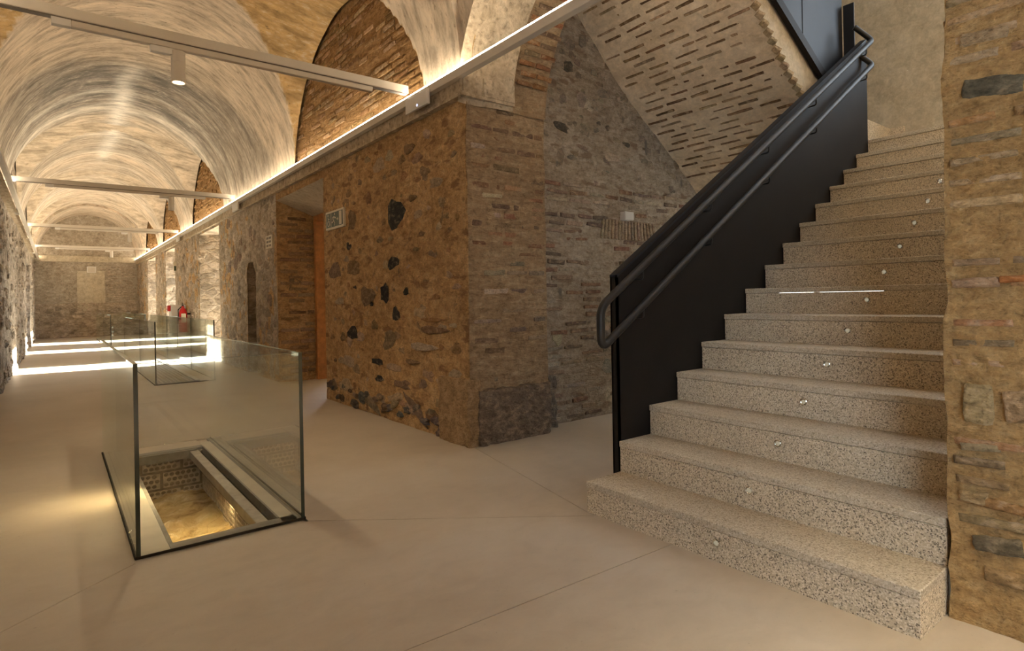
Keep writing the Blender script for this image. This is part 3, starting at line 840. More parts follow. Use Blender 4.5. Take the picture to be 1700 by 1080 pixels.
# big tooled granite block at the foot of the jamb, and the rendered corner foot beside it
def boulder(name, x0, x1, y0, y1, z0, z1, amp, mat, parent, nseg=(22, 8, 14), seed=0):
    bm = bmesh.new(); bmesh.ops.create_cube(bm, size=1)
    bmesh.ops.subdivide_edges(bm, edges=bm.edges[:], cuts=14, use_grid_fill=True)
    Pv = np.array([v.co[:] for v in bm.verts])
    Q = np.stack([(x0+x1)/2+Pv[:, 0]*(x1-x0), (y0+y1)/2+Pv[:, 1]*(y1-y0), (z0+z1)/2+Pv[:, 2]*(z1-z0)], 1)
    rr = np.sqrt((Pv**2).sum(1))/.5; sq = 1-.06*np.clip(rr-1.1, 0, 1)
    c = np.array([(x0+x1)/2, (y0+y1)/2, (z0+z1)/2]); Q = c+(Q-c)*sq[:, None]
    R_ = Q.copy(); R_[:, 0] += R_[:, 2]*.5
    Q += np.stack([fbm(R_*np.array([4, 1, 1]), 6, 4, seed+9*k) for k in range(3)], 1)*amp
    for v, co_ in zip(bm.verts, Q): v.co = Vector(co_)
    me = bpy.data.meshes.new(name); bm.to_mesh(me); bm.free(); me.materials.append(mat)
    o = link(bpy.data.objects.new(name, me), parent); return o
b1 = boulder('granite_block', 2.56, 3.31, YJ-.055, YJ+.12, -.01, .43, .028, M['stone'], wall_right, seed=3); b1.color = (.205,.155,.115, 1)
b2 = boulder('corner_foot', XR-.035, 2.60, YJ-.035, YJ+.42, -.01, .52, .02, M['stone'], wall_right, seed=8); b2.color = (.36,.24,.13, 1)

# stairwell wall: brick courses low, rubble and stones above
cnt = 0; z = .05; row = 0
while z < 2.25:
    x = 3.36+random.uniform(0, .15)
    while x < 5.4:
        L = random.uniform(.16, .27)
        patch = 4.16 < x+L/2 < 4.34 and z < 1.7
        vis = (x < 4.42 or z > 1.25+(x-4.4)*.75)
        if vis and not patch and not (4.2 < x < 5.0 and 1.70 < z < 1.90) and random.random() < .66 and cnt < 290:
            c = random.choice([(.29,.22,.165), (.24,.17,.125), (.33,.25,.185), (.40,.34,.27), (.20,.15,.115), (.27,.16,.11)])
            piece('brick', wall_stair, (x+L/2, YB-.004, z+.006*math.sin(x*5)), ex, ez, my_, L, random.uniform(.026, .042), random.uniform(.005, .013), vary(c), random.uniform(-.05, .05)); cnt += 1
        x += L+random.uniform(.02, .06)
    z += .071; row += 1
for i in range(17):                                                  # flat arch of bricks on end
    x = 4.18+i*.048; piece('arch_brick', wall_stair, (x, YB-.004, 1.80), ez, ex, my_, .19, .03, .012, vary((.36,.27,.19), .2), (i-8)*-.02)
it2 = 0
for (px, py, wp, hp, c, ang) in [(944,112,22,24,DK,0), (960,126,14,14,GR,0), (930,210,36,18,DK,-.3), (970,218,18,18,PU,-.3), (1076,201,36,20,(.06,.045,.03),-.45), (1008,213,10,10,DK,0),
        (993,205,10,8,DK,0), (1040,240,16,10,DK,-.2), (1076,250,12,12,GR,0), (1003,156,30,20,PU,0), (965,165,24,28,GR,0), (1017,262,34,18,LT,0), (1070,268,16,10,GR,0), (965,245,30,10,PU,-.2),
        (950,262,20,10,GR,0), (930,260,16,30,PU,0), (1092,252,8,10,GR,0), (945,75,28,20,GR,0), (968,70,16,24,PU,0), (935,165,16,20,GR,0), (1050,150,20,18,LT,-.3), (1035,165,14,14,PU,0),
        (1005,128,24,14,LT,-.3), (985,120,12,14,GR,0), (1112,240,10,20,BR,-.5), (1125,270,12,26,BR,-.5), (1012,530,26,14,GR,0), (1010,552,28,16,(.12,.13,.15),0), (1005,575,20,16,GR,0), (1008,610,22,30,(.15,.155,.165),0), (1010,655,24,34,LT,0), (925,560,22,26,LT,.4)]:
    x0, z0 = on_y(px, py, YB); wx = on_y(px+wp/2, py, YB)[0]-on_y(px-wp/2, py, YB)[0]; hz = on_y(px, py-hp/2, YB)[1]-on_y(px, py+hp/2, YB)[1]
    piece('stone', wall_stair, (x0, YB-.002, z0), ex, ez, my_, wx*.95, hz*.95, .007, vary(toward(c, (.41,.335,.25), .15 if c is DK else .45), .12), ang)
for _ in range(90):
    x = random.uniform(3.4, 5.3); z = random.uniform(2.2, 3.7)
    if z > 3.7-(x-4.0)*.85+.05: continue
    wv = random.uniform(.04, .13)
    piece('stone', wall_stair, (x, YB-.001, z), ex, ez, my_, wv*random.uniform(1, 1.7), wv*random.uniform(.5, .9), random.uniform(.002, .007), vary(toward(random.choice([BR, PU, GR, (.30,.23,.17), LT]), (.41,.335,.25), .5), .2), random.uniform(-.4, .2))
bs = boulder('stone_block', 3.30, 3.46, YB-.10, YB+.05, -.01, .46, .03, M['stone'], wall_stair, seed=21); bs.color = (.19,.16,.13, 1)

# near wall: thick mortar with brick edges and slate, close to the camera so each piece gets a rough face
def rough_piece(kind, parent, y, z, wy, hz, dep, col, tilt=0.0, seed=0, edge=.16):
    nu, nv = (16, 6) if wy > 2*hz else (12, 10)
    U, Vv = np.meshgrid(np.linspace(-1, 1, nu+1), np.linspace(-1, 1, nv+1), indexing='ij'); U = U.ravel(); Vv = Vv.ravel()
    q = np.stack([U*wy*3+seed, Vv*hz*3, np.full_like(U, seed*1.7)], 1)
    e = fbm(q, 3.0, 3, 7)*edge
    yy = U*wy/2*(1+.10*fbm(q, 5, 2, 3)); zz = Vv*hz/2*(1+e*1.2)
    prof_ = (1-np.abs(U)**6)*(1-np.abs(Vv)**4)
    h = -.012+(dep+.012)*np.clip(prof_*2.2, 0, 1)+dep*.9*fbm(np.stack([yy, zz, np.full_like(U, seed)], 1), 38, 4, 9)*prof_
    c_, s_ = math.cos(tilt), math.sin(tilt)
    Pq = np.stack([NX-h, y+yy*c_-zz*s_, z+yy*s_+zz*c_], 1)
    I = np.arange((nu+1)*(nv+1)).reshape(nu+1, nv+1)
    f = np.stack([I[:-1, :-1], I[1:, :-1], I[1:, 1:], I[:-1, 1:]], -1).reshape(-1, 4)
    o = obj(kind, Pq.tolist(), f.tolist(), M['stone' if kind == 'stone' else 'brick'], parent, True)
    o.color = (*col, 1); return o
NM = (.52,.34,.155)
z = .36; row = 0; sd = 1
while z < 2.3:
    y = NYY-.010
    while y > .25:
        L = random.uniform(.12, .26)
        blocked = any(a_ < z < b_ for a_, b_ in ((.66, .82), (1.72, 1.90), (.2, .33)))
        if not blocked and random.random() < .85:
            c = random.choice([(.34,.19,.09), (.30,.155,.07), (.30,.21,.13), (.27,.205,.14), (.40,.28,.16), (.23,.175,.12)])
            rough_piece('brick', wall_near, y-L/2, z, L, random.uniform(.028, .040), random.uniform(.004, .010), vary(toward(c, NM, .25)), random.uniform(-.05, .05), sd); sd += 1
        y -= L+random.uniform(.01, .06)
    z += .0675+random.uniform(-.006, .006); row += 1
for (px, py, wp, hp, c, ang) in [(1648,142,112,36,(.12,.105,.08),.17), (1624,668,54,70,(.33,.245,.14),.0), (1655,906,86,30,(.15,.115,.075),-.12), (1688,672,48,62,(.36,.265,.15),-.1),
        (1682,463,50,13,(.40,.155,.06),0), (1632,60,90,24,(.36,.27,.16),.08), (1626,742,70,16,(.34,.26,.16),-.1), (1670,960,80,30,(.30,.20,.10),0), (1615,825,50,22,(.33,.23,.12),0)]:
    y0, z0 = on_x(px, py, NX); wy = abs(on_x(px+wp/2, py, NX)[0]-on_x(px-wp/2, py, NX)[0]); hz = on_x(px, py-hp/2, NX)[1]-on_x(px, py+hp/2, NX)[1]
    rough_piece('stone', wall_near, y0, z0, wy, hz, .012, vary(c, .08), ang, sd, .3); sd += 1

# end wall and left wall relief
it = []
for _ in range(230):
    wv = random.uniform(.12, .28)
    it.append(((random.uniform(XL+.1, XR-.1), YE-.03, random.uniform(.03, 1.25)), ex, ez, my_, wv*1.4, wv*.7, .016, random.uniform(-.2, .2)))
for _ in range(120):
    it.append(((random.uniform(1.4, XR-.05), YE-.0, .9+round(random.uniform(.3, 1.75)/.085)*.085), ex, ez, my_, .26, .05, .012, 0))
joined('rubble_stones', 'stone', wall_end, it, M['far'])
it = []
for _ in range(420):
    wv = random.uniform(.08, .26); yq = random.uniform(7.5, 26.8)
    if LR[0]-.2 < yq < LR[1]+.2: continue
    it.append(((XL+.0, yq, random.uniform(.03, 2.65)), ey, ez, ex, wv*1.3, wv*.8, random.uniform(.01, .035), random.uniform(-.3, .3)))
joined('rubble_stones', 'stone', wall_left, it, M['left'])

# ================================================================== WINDOWS, DOOR, OUTSIDE
for i, ((oa, ob), nm) in enumerate(zip(OUT, ('window_1', 'window_2', 'window_3'))):
    f = MB(); x0, x1 = 3.22, 3.28
    f.box(x0, x1, oa, oa+.07, 0, 2.62); f.box(x0, x1, ob-.07, ob, 0, 2.62); f.box(x0, x1, oa, ob, 2.55, 2.62); f.box(x0, x1, oa, ob, 0, .06)
    f.box(x0, x1, (oa+ob)/2-.03, (oa+ob)/2+.03, 0, 2.62)
    wo = f.build(nm, M['steel_black'], kind='structure')
    for a, b in ((oa+.07, (oa+ob)/2-.03), ((oa+ob)/2+.03, ob-.07)):
        MB().box(3.247, 3.253, a, b, .06, 2.55).build('pane', M['glass'], wo)
f = MB(); f.box(6.80, 6.85, UW[0]-.05, UW[0]+.03, 0, 2.2); f.box(6.80, 6.85, UW[1]-.03, UW[1]+.05, 0, 2.2); f.box(6.80, 6.85, 3.12, 3.16, 0, 2.2); f.box(6.80, 6.85, UW[0], UW[1], 2.12, 2.2); f.box(6.80, 6.85, UW[0], UW[1], 0, .07)
wo = f.build('window_5', M['steel_black'], kind='structure')
MB().box(6.82, 6.826, UW[0]+.03, UW[1]-.03, .07, 2.12).build('pane', M['glass'], wo)
cyw = MB(); cyw.box(10.0, 10.3, -3, 6.4, -.2, 4.1); cyw.box(16.0, 16.4, -.6, 1.4, -.2, 10.4); cyw.box(6.9, 10.3, 6.2, 6.4, -.2, 3.6)  # unseen walls added to block the sun from the stairwell windows
cyw.box(6.9, 10.0, -1, 6.2, -.2, -.02)  # added pale ground, bounces skylight into the low window
cyw.build('wall_sun_block', M['bounce_white'], kind='structure')
f = MB(); f.box(6.80, 6.85, HW[0]-.05, HW[0]+.03, HW[2]-.05, HW[3]+.05); f.box(6.80, 6.85, HW[1]-.03, HW[1]+.05, HW[2]-.05, HW[3]+.05); f.box(6.80, 6.85, HW[0], HW[1], HW[2]-.05, HW[2]+.03); f.box(6.80, 6.85, HW[0], HW[1], HW[3]-.03, HW[3]+.05)
wo = f.build('window_6', M['steel_black'], kind='structure')
MB().box(6.82, 6.826, HW[0]+.03, HW[1]-.03, HW[2]+.03, HW[3]-.03).build('pane', M['glass'], wo)
f = MB(); xw = XL-.3
for a, b, c, d_ in ((LW[0], LW[0]+.06, LW[2], LW[3]), (LW[1]-.06, LW[1], LW[2], LW[3]), (-2.21, -2.15, LW[2], LW[3]), (LW[0], LW[1], LW[2], LW[2]+.06), (LW[0], LW[1], LW[3]-.06, LW[3])): f.box(xw-.05, xw, a, b, c, d_)
wo = f.build('window_added_4', M['steel_black'], kind='structure')  # invented window out of view, a daylight fill for floor and risers
MB().box(xw-.03, xw-.024, LW[0]+.06, LW[1]-.06, LW[2]+.06, LW[3]-.06).build('pane', M['glass'], wo)
dm = MB()
dm.cbox(3.03, 3.17, DY1-.085, DY1-.012, 0, 2.42, .006)
door = dm.build('door_1', M['wood'], kind='structure')
MB().cbox(3.03, 3.17, DY0+.06, DY1-.085, 2.34, 2.42, .006).build('door_header', M['wood'], door)
MB().cbox(3.03, 3.17, DY0+.012, DY0+.07, 0, 2.42, .006).build('door_post', M['wood'], door)
for z in (.25, .95, 1.6, 2.2):
    MB().tube([(3.178, DY1-.09, z-.05), (3.178, DY1-.09, z+.05)], .010, 8).build('hinge', M['chrome'], door)
# side room behind the door with its own window
rm = MB(); rm.box(6.3, 6.4, 4.1, 11.2, -.1, 3.2); rm.box(3.3, 6.4, 11.0, 11.1, 0, .7); rm.box(3.3, 4.0, 11.0, 11.1, .7, 3.2); rm.box(5.9, 6.4, 11.0, 11.1, .7, 3.2); rm.box(4.0, 5.9, 11.0, 11.1, 2.4, 3.2)
rm.box(3.3, 6.4, 4.1, 4.2, 0, 3.2); rm.box(3.2, 6.4, 4.1, 11.1, 3.1, 3.2); rm.box(3.3, 3.4, 8.7, 11.1, 0, 3.2); rm.box(3.3, 3.4, 4.1, 6.8, 0, 3.2)
rm.build('wall_side_room', M['plaster'], kind='structure')
MB().box(3.4, 60, 4.0, 60, -.2, -.1).build('ground_outside', M['floor'], kind='structure')

# ================================================================== STAIRCASE
XS, DD, T0, RR, YEND, YP = 2.208, .2632, .164, .169, .704, 2.232
stair = thing('staircase', 'speckled granite staircase climbing to the landing beside the black steel guard', 'staircase', (XS, 1.46, 0))
NST = 15
for i in range(NST):
    x0 = XS+i*DD; zt = T0+i*RR; x1 = x0+DD+.02 if i < NST-1 else LX-.015
    y0 = YEND if i == 0 else NYY+.016
    zb_ = 0 if i == 0 else zt-RR-.02
    st = MB(); st.box(x0+.006, x1, y0+(.004 if i == 0 else 0), YP-.003, zb_, zt-.034)
    so_ = st.build('step', M['riser'], stair)
    tr = MB().cbox(x0, x1, y0, YP, zt-.032, zt, .003).build('tread', M['tread'], so_)
sk = MB(); sk.box(5.93, LX-.02, 2.345, 2.375, T0+14*RR, 2.80); sk.box(LX-.03, LX-.002, 2.22, 2.37, T0+14*RR, 2.80)
skt = sk.build('baseboard_landing', M['riser'], kind='structure')

# step lights
orde = ['first','second','third','fourth','fifth','sixth','seventh','eighth','ninth','tenth','eleventh','twelfth']
for i in range(12):
    x0 = XS+i*DD+.006; z = .080+i*.169
    t = thing('step_light', 'small round recessed light in the %s granite riser up from the floor' % orde[i], 'light', (x0, 1.458, z), 'recessed lights in the stair risers')
    autosmooth(MB().lathe((x0, 1.458, z), [(.0175, 0), (.0175, -.004), (.0145, -.006), (.0115, -.004), (.011, -.001)], 20, 'x').build('bezel', M['chrome'], t))
    MB().lathe((x0, 1.458, z), [(.0105, -.0012), (.007, -.0022), (.003, -.003)], 14, 'x').build('lens', M['steplens'], t)

# ---- lower guard with handrails -----------------------------------------
guard = thing('stair_guard', 'solid black steel guard panel with two tube handrails along the lower flight', 'railing', (2.48, 2.26, 0))
gz = lambda x: 1.262+.642*(x-2.482)
g = MB(); x0, x1 = 2.482, 5.905
nst = 14
poly = [(x0, 0.002), (x0, gz(x0)), (x1, gz(x1)), (x1, 2.30)] + [(XS+i*DD, T0+(i-2)*RR) for i in range(13, 3, -1)] + [(XS+2*DD, .002)]
g.prism(poly, 2.236, 'y', .012)
g.build('panel', M['steel_black'], guard)
cap = MB()
def slant(mb, xa, xb, zf, y0, y1, h0, h1):
    mb.add([(xa,y0,zf(xa)+h0),(xb,y0,zf(xb)+h0),(xb,y1,zf(xb)+h0),(xa,y1,zf(xa)+h0),(xa,y0,zf(xa)+h1),(xb,y0,zf(xb)+h1),(xb,y1,zf(xb)+h1),(xa,y1,zf(xa)+h1)],
           [(0,3,2,1),(4,5,6,7),(0,1,5,4),(1,2,6,5),(2,3,7,6),(3,0,4,7)])
slant(cap, x0, x1, gz, 2.232, 2.290, -.014, 0.0)
cap.build('top_plate', M['steel_blue'], guard)
MB().box(x0, x0+.012, 2.236, 2.288, 0.0, gz(x0)-.01).build('end_plate', M['steel_black'], guard)
back = MB(); back.prism([(x0, .002), (x0, gz(x0)-.01), (x1, gz(x1)-.01), (x1, 2.1), (3.4, .6), (3.2, .002)], 2.276, 'y', .010); back.build('back_panel', M['steel_black'], guard)
YRr = 2.165
def rz(x, o): return o+.6495*(x-2.579)
def bend(a, b, c, r, n=6):
    a, b, c = Vector(a), Vector(b), Vector(c); p0 = b+(a-b).normalized()*r; p2 = b+(c-b).normalized()*r
    return [p0*(1-t)**2+b*2*t*(1-t)+p2*t*t for t in [k/n for k in range(n+1)]]
UO, LO = 1.283, 1.066
pu0 = (2.272, YRr, rz(2.272, UO)); pl0 = (2.272, YRr, rz(2.272, LO)-.005)
top_u, top_l = (5.85, YRr, rz(5.85, UO)), (5.85, YRr, rz(5.85, LO))
eu = (5.72, 2.26, rz(5.85, UO)+.12); el_ = (5.76, 2.238, rz(5.85, LO)+.085)
path_u = [(4.0, YRr, rz(4.0, UO)), ] + bend((4.0, YRr, rz(4.0, UO)), top_u, eu, .05) + [eu]
mid = (2.272, YRr, (pu0[2]+pl0[2])/2)
loop = [mid] + bend(mid, pu0, (4.0, YRr, rz(4.0, UO)), .06) + path_u
hr = autosmooth(MB().tube(loop, .0225, 16).build('handrail', M['rail'], guard))
path_l = [mid] + bend(mid, pl0, (4.0, YRr, rz(4.0, LO)), .07) + [(4.0, YRr, rz(4.0, LO))] + bend((4.0, YRr, rz(4.0, LO)), top_l, el_, .05) + [el_]
hl = autosmooth(MB().tube(path_l, .0225, 16).build('handrail', M['rail'], guard))
for par, o_ in ((hr, UO), (hl, LO)):
    for x in (2.62, 3.30, 4.02, 4.75, 5.72):
        z = rz(x, o_)
        b = MB().tube([(x, YRr, z-.018), (x, YRr, z-.055)] + bend((x, YRr, z-.03), (x, YRr, z-.075), (x, 2.238, z-.075), .02) + [(x, 2.238, z-.075)], .006, 8)
        b.build('bracket', M['rail'], par)

# ---- upper guard --------------------------------------------------------
ug = thing('stair_guard', 'dark blue-grey steel guard of the upper flight above the brick vault', 'railing', (5.0, 2.40, 3.1))
u = MB(); u.prism([(3.45, bar_z(3.45)), (5.785, bar_z(5.785)), (5.785, 3.86), (5.62, 4.3), (5.62, 6.1), (3.45, 6.1)], YF-.008, 'y', .012)
u.build('panel', M['steel_blue'], ug)
bar = MB(); slant(bar, 3.45, 5.62, bar_z, YF-.05, YF-.006, -.03, .055); bar.build('bottom_bar', M['steel_black'], ug)
for x, z0 in ((5.02, 3.3),): MB().box(x, x+.006, YF-.012, YF-.006, bar_z(x), 6.0).build('seam', M['steel_black'], ug)
MB().cbox(5.792, 5.806, 2.292, YF-.015, 2.56, 3.79, .002).build('end_plate', M['steel_blue'], guard)

# ================================================================== GLASS BARRIERS AND PIT
def barrier(name, label, x0, x1, y0, y1, h, joints=(), t=.018, rail=True):
    g = thing(name, label, 'glass barrier', ((x0+x1)/2, (y0+y1)/2, 0), 'glass barriers down the corridor')
    segs = [y0]+list(joints)+[y1]
    def pane(a, b, c, d_):
        p = MB().box(a, b, c, d_, .004, h).build('glass_panel', M['glass'], g)
        return p
    for xa in (x0, x1-t):
        for a, b in zip(segs[:-1], segs[1:]):
            p = pane(xa, xa+t, a+.002, b-.002)
            MB().box(xa-.0005, xa+t+.0005, a+.002, b-.002, h-.0005, h+.001).build('polished_edge', M['glass_edge_light'], p)
    for ya in (y0, y1-t):
        p = pane(x0+t+.002, x1-t-.002, ya, ya+t)
        MB().box(x0+t, x1-t, ya, ya+t, h, h+.001).build('polished_edge', M['glass_edge_light'], p)
    for xa in (x0, x1-t):
        MB().box(xa, xa+t, y0-.0015, y0, .0, h).build('corner_edge', M['glass_edge'], g)
        for jy in joints: MB().box(xa-.0006, xa+t+.0006, jy-.002, jy+.002, .0, h).build('joint_seal', M['glass_edge'], g)
    ch = MB(); ch.box(x0-.004, x1+.004, y0-.006, y0, 0, .012); ch.box(x0-.006, x0, y0, y1, 0, .010); ch.box(x1, x1+.006, y0, y1, 0, .010)
    ch.build('base_channel', M['dark'], g)
    return g
barrier('glass_barrier', 'nearest glass barrier standing around the open brick-lined pit', .267, 1.018, 3.124, 5.545, .876)
b2 = barrier('glass_barrier', 'middle glass barrier behind the pit one, over a metal floor grating', 1.09, 1.865, 9.66, 17.2, .90, (11.57, 14.4))
b3 = barrier('glass_barrier', 'farthest glass barrier near the end wall of the corridor', 1.09, 1.865, 18.2, 25.0, .90, (21.0,))

# pit: lining, rock, steel frame
px0, px1, py0, py1 = PIT
pit = MB(); pit.box(px0-.14, px0-.02, py0-.14, py1+.14, -.75, -.02); pit.box(px1+.02-.12, px1+.06, py0-.14, py1+.14, -.75, -.06)
pit.box(px0-.14, px1+.06, py1-.02, py1+.12, -.75, -.02); pit.box(px0-.14, px1+.06, py0-.14, py0-.02, -.75, -.02)
pitw = pit.build('wall_pit', M['pitmortar'], kind='structure')
def perf_mesh():
    """face of a perforated brick, holes as recessed wells: unit 1 x 1, depth along -z"""
    bm = bmesh.new(); cols, rows = 6, 3
    W_, H_ = .25, .115
    vs = {}
    # hex wells on a plate: plate cells around octagons
    def V_(x, y, z): 
        k = (round(x, 5), round(y, 5), round(z, 5))
        if k not in vs: vs[k] = bm.verts.new((x, y, z))
        return vs[k]
    cw, rh = W_/(cols+.5), H_/rows
    for r in range(rows):
        for c in range(cols):
            x0 = -W_/2+c*cw+(cw/2 if r % 2 else 0); y0 = -H_/2+r*rh; cx_, cy_ = x0+cw/2, y0+rh/2
            R_ = min(cw, rh)*.44; n = 8
            hole = [V_(cx_+R_*math.cos(2*math.pi*(k+.5)/n), cy_+R_*.92*math.sin(2*math.pi*(k+.5)/n), 0) for k in range(n)]
            deep = [V_(cx_+R_*math.cos(2*math.pi*(k+.5)/n)*.95, cy_+R_*.9*math.sin(2*math.pi*(k+.5)/n), -.05) for k in range(n)]
            outer = [V_(x0+cw, y0+rh, 0), V_(x0, y0+rh, 0), V_(x0, y0, 0), V_(x0+cw, y0, 0)]
            for q in range(4):       # quadrant strips
                h = [hole[(q*2+j) % n] for j in range(2)]; h2 = hole[(q*2+2) % n]
                bm.faces.new((outer[q], h[1], h[0])); bm.faces.new((outer[q], outer[(q+1) % 4], h2, h[1]))
            for k in range(n): bm.faces.new((hole[k], hole[(k+1) % n], deep[(k+1) % n], deep[k]))
            bm.faces.new(deep)
        # end slivers
        xa = -W_/2 if r % 2 else W_/2-cw/2; y0 = -H_/2+r*rh
        bm.faces.new((V_(xa, y0, 0), V_(xa+cw/2, y0, 0), V_(xa+cw/2, y0+rh, 0), V_(xa, y0+rh, 0)))
    for (x0, y0, x1, y1) in ((-.125,-.0575,.125,-.0575), (.125,-.0575,.125,.0575), (.125,.0575,-.125,.0575), (-.125,.0575,-.125,-.0575)):
        bm.faces.new([bm.verts.new(q) for q in ((x0,y0,0), (x1,y1,0), (x1,y1,-.06), (x0,y0,-.06))])
    me = bpy.data.meshes.new('perforated_brick'); bm.to_mesh(me); bm.free()
    me.materials.append(M['pitbrick']); me.materials.append(M['dark'])
    for p in me.polygons:
        if all(me.vertices[i].co.z < -.04 for i in p.vertices): p.material_index = 1  # shade inside the holes put into the colour of their bottoms
    return me
PERF = perf_mesh()
def perf(p, u_, n_):
    o = bpy.data.objects.new('perforated_brick', PERF); COL.objects.link(o); o.parent = pitw
    o.matrix_basis = frame(p, u_, ez, n_, 1, 1, 1)
for r in range(4):
    for c in range(4):
        x = px0-.05+c*.272+(.135 if r % 2 else 0)
        perf((x, py1-.035, -.075-r*.135), ex, my_)
    for c in range(9):
        y = py0+.1+c*.272+(.135 if r % 2 else 0)
        if y < py1-.1: perf((px1-.105, y, -.125-r*.135), my_, mx_); perf((px0-.015, y, -.095-r*.135), ey, ex)
rk = MB(); nx_, ny_ = 36, 110
gx = np.linspace(px0-.1, px1+.02, nx_+1); gy = np.linspace(py0-.12, py1+.1, ny_+1)
GX, GY = np.meshgrid(gx, gy, indexing='ij'); GX = GX.ravel(); GY = GY.ravel()
Pz = np.stack([GX, GY, np.zeros_like(GX)], 1)
GZ = -.36+.085*fbm(Pz, 3.2, 6, 60)+.05*(GY-4.2)/1.0*.5
st_ = np.floor(fbm(Pz, 1.8, 2, 90)*3)/3*.03
I = np.arange((nx_+1)*(ny_+1)).reshape(nx_+1, ny_+1)
q = np.stack([I[:-1, :-1], I[1:, :-1], I[1:, 1:], I[:-1, 1:]], -1).reshape(-1, 4)
obj('floor_pit', np.stack([GX, GY, GZ+st_], 1).tolist(), q.tolist(), M['rock'], smooth=True, kind='structure')
fr = thing('pit_frame', 'steel edge frame with plates and rails around the pit opening', 'frame', (.64, 4.2, 0))
f = MB(); f.cbox(.288, .405, 3.146, 5.525, -.03, .004, .002); f.build('cream_plate', M['cream_plate'], fr)
MB().cbox(.403, .425, 3.215, 5.255, -.06, .003, .002).build('edge_angle', M['galv_dull'], fr)
MB().cbox(.405, 1.0, 3.146, 3.222, -.05, .004, .002).build('edge_angle', M['galv_dull'], fr)
f = MB(); f.cbox(.405, .95, 5.235, 5.31, -.02, .003, .002); f.box(.425, .86, 5.20, 5.235, -.065, -.002); f.build('edge_angle', M['galv_dull'], fr)
MB().cbox(.812, .872, 3.222, 5.22, -.07, -.012, .002).build('rail', M['galv'], fr)
MB().cbox(.872, .912, 3.222, 5.24, -.07, -.045, .002).build('channel', M['dark'], fr)  # dark strip stands in for the shaded gap between the rails
MB().cbox(.912, .990, 3.146, 5.40, -.06, .004, .002).build('rail', M['cream_plate'], fr)
MB().cbox(.9905, 1.0165, 3.146, 5.525, -.03, .002, .001).build('side_plate', M['galv_dull'], fr)
MB().cbox(.905, .916, 3.222, 5.24, -.05, .008, .001).build('lip', M['galv_dull'], fr)
MB().cbox(.405, .912, 5.312, 5.525, -.02, .002, .001).build('back_plate', M['floor'], fr)

# grating inside the middle barrier
gr = thing('floor_grating', 'slotted steel floor grating inside the middle glass barrier', 'grating', (1.45, 11, 0))
g = MB(); g.box(1.12, 1.60, 9.70, 17.1, .001, .006); g.build('tray', M['dark'], gr)
g = MB(); 
for k in range(9): x = 1.135+k*.054; g.box(x, x+.012, 9.71, 17.09, .006, .020)
for k in range(120): y = 9.72+k*.0614; g.box(1.13, 1.59, y, y+.018, .008, .018)
o = g.build('slats', M['grate'], gr); o['kind'] = 'stuff'
MB().cbox(1.60, 1.66, 9.69, 17.1, .001, .03, .003).build('edge_rail', M['grate'], gr)
MB().cbox(1.112, 1.13, 9.69, 17.1, .001, .022, .003).build('edge_rail', M['galv_dull'], gr)

# ================================================================== LIGHT LINES, TRACKS, SPOTS
def light_line(side):
    if side == 'r':
        x0, x1, y0, y1, zz = 2.425, 2.478, -3.9, 26.9, 2.905
        lab = 'long white light line along the right wall, crossing the stair opening'
        dif = (x0+.004, x1-.012)
    else:
        x0, x1, y0, y1, zz = -.505, -.45, -3.9, 26.9, 2.905
        lab = 'long white light line along the left wall of the corridor'
        dif = (x0+.012, x1-.004)
    t = thing('light_line', lab, 'light', ((x0+x1)/2, 12, zz))
    b = MB(); b.cbox(x0, x1, y0, y1, zz-.078, zz-.012, .003); b.build('profile', M['alu'], t)
    MB().box(dif[0], dif[1], y0+.01, y1-.01, zz-.012, zz-.002).build('diffuser', M['led'], t)
    for yb in ((1.95, 5.5, 9, 14, 19, 24)):
        e = MB()
        if side == 'r': e.cbox(x1-.002, XR-.032 if yb > YJ else x1+.02, yb, yb+.03, zz-.075, zz-.035, .002)
        else: e.cbox(XL+.01, x0+.002, yb, yb+.03, zz-.075, zz-.035, .002)
        e.build('bracket', M['white'], t)
    return t
light_line('r'); light_line('l')
t = thing('light_line', 'added fill light line, out of view high on the stair side wall', 'light', (4.8, NYY+.05, 3.7))  # invented lamp, added to brighten the soffit and stairwell
MB().cbox(3.5, 6.3, NYY+.02, NYY+.07, 3.70, 3.76, .003).build('profile', M['alu'], t)
MB().box(3.52, 6.28, NYY+.025, NYY+.065, 3.685, 3.70).build('diffuser', M['led'], t)
MB().box(3.52, 6.28, NYY+.07, NYY+.078, 3.725, 3.735).build('diffuser', M['led'], t)

def can(x, y, zt, label, lit, r=.044, ln=.215, tilt=0):
    t = thing('spotlight', label, 'spotlight', (x, y, zt), 'white cylinder spotlights on the cross tracks')
    c = MB(); c.lathe((x, y, zt), [(r*.9, 0), (r, -.004), (r, -ln*.36), (r*.965, -ln*.365), (r*.965, -ln*.375), (r, -ln*.38), (r, -ln), (r*.88, -ln), (r*.84, -ln+.012)], 28)
    autosmooth(c.build('body', M['alu'], t))
    MB().lathe((x, y, zt-ln+.012), [(r*.84, 0), (r*.5, -.003), (.004, -.004)], 24).build('lens', M['lamp'] if lit else M['white'], t)
    MB().tube([(x-.02, y, zt-.012), (x, y, zt-.012)], .006, 8).build('pivot', M['alu_dark'], t)
    MB().cbox(x-.165, x-.015, y-.022, y+.022, zt-.035, zt+.0075, .003).build('adapter', M['white'], t)
    if lit:
        l = bpy.data.lights.new('spot_lamp', 'SPOT'); l.energy = lit; l.color = (1,.80,.52); l.spot_size = math.radians(105); l.spot_blend = .75; l.shadow_soft_size = .03
        lo_ = bpy.data.objects.new('spot_lamp', l); COL.objects.link(lo_); lo_.parent = t; lo_.location = (0, 0, -ln-.01)
    return t
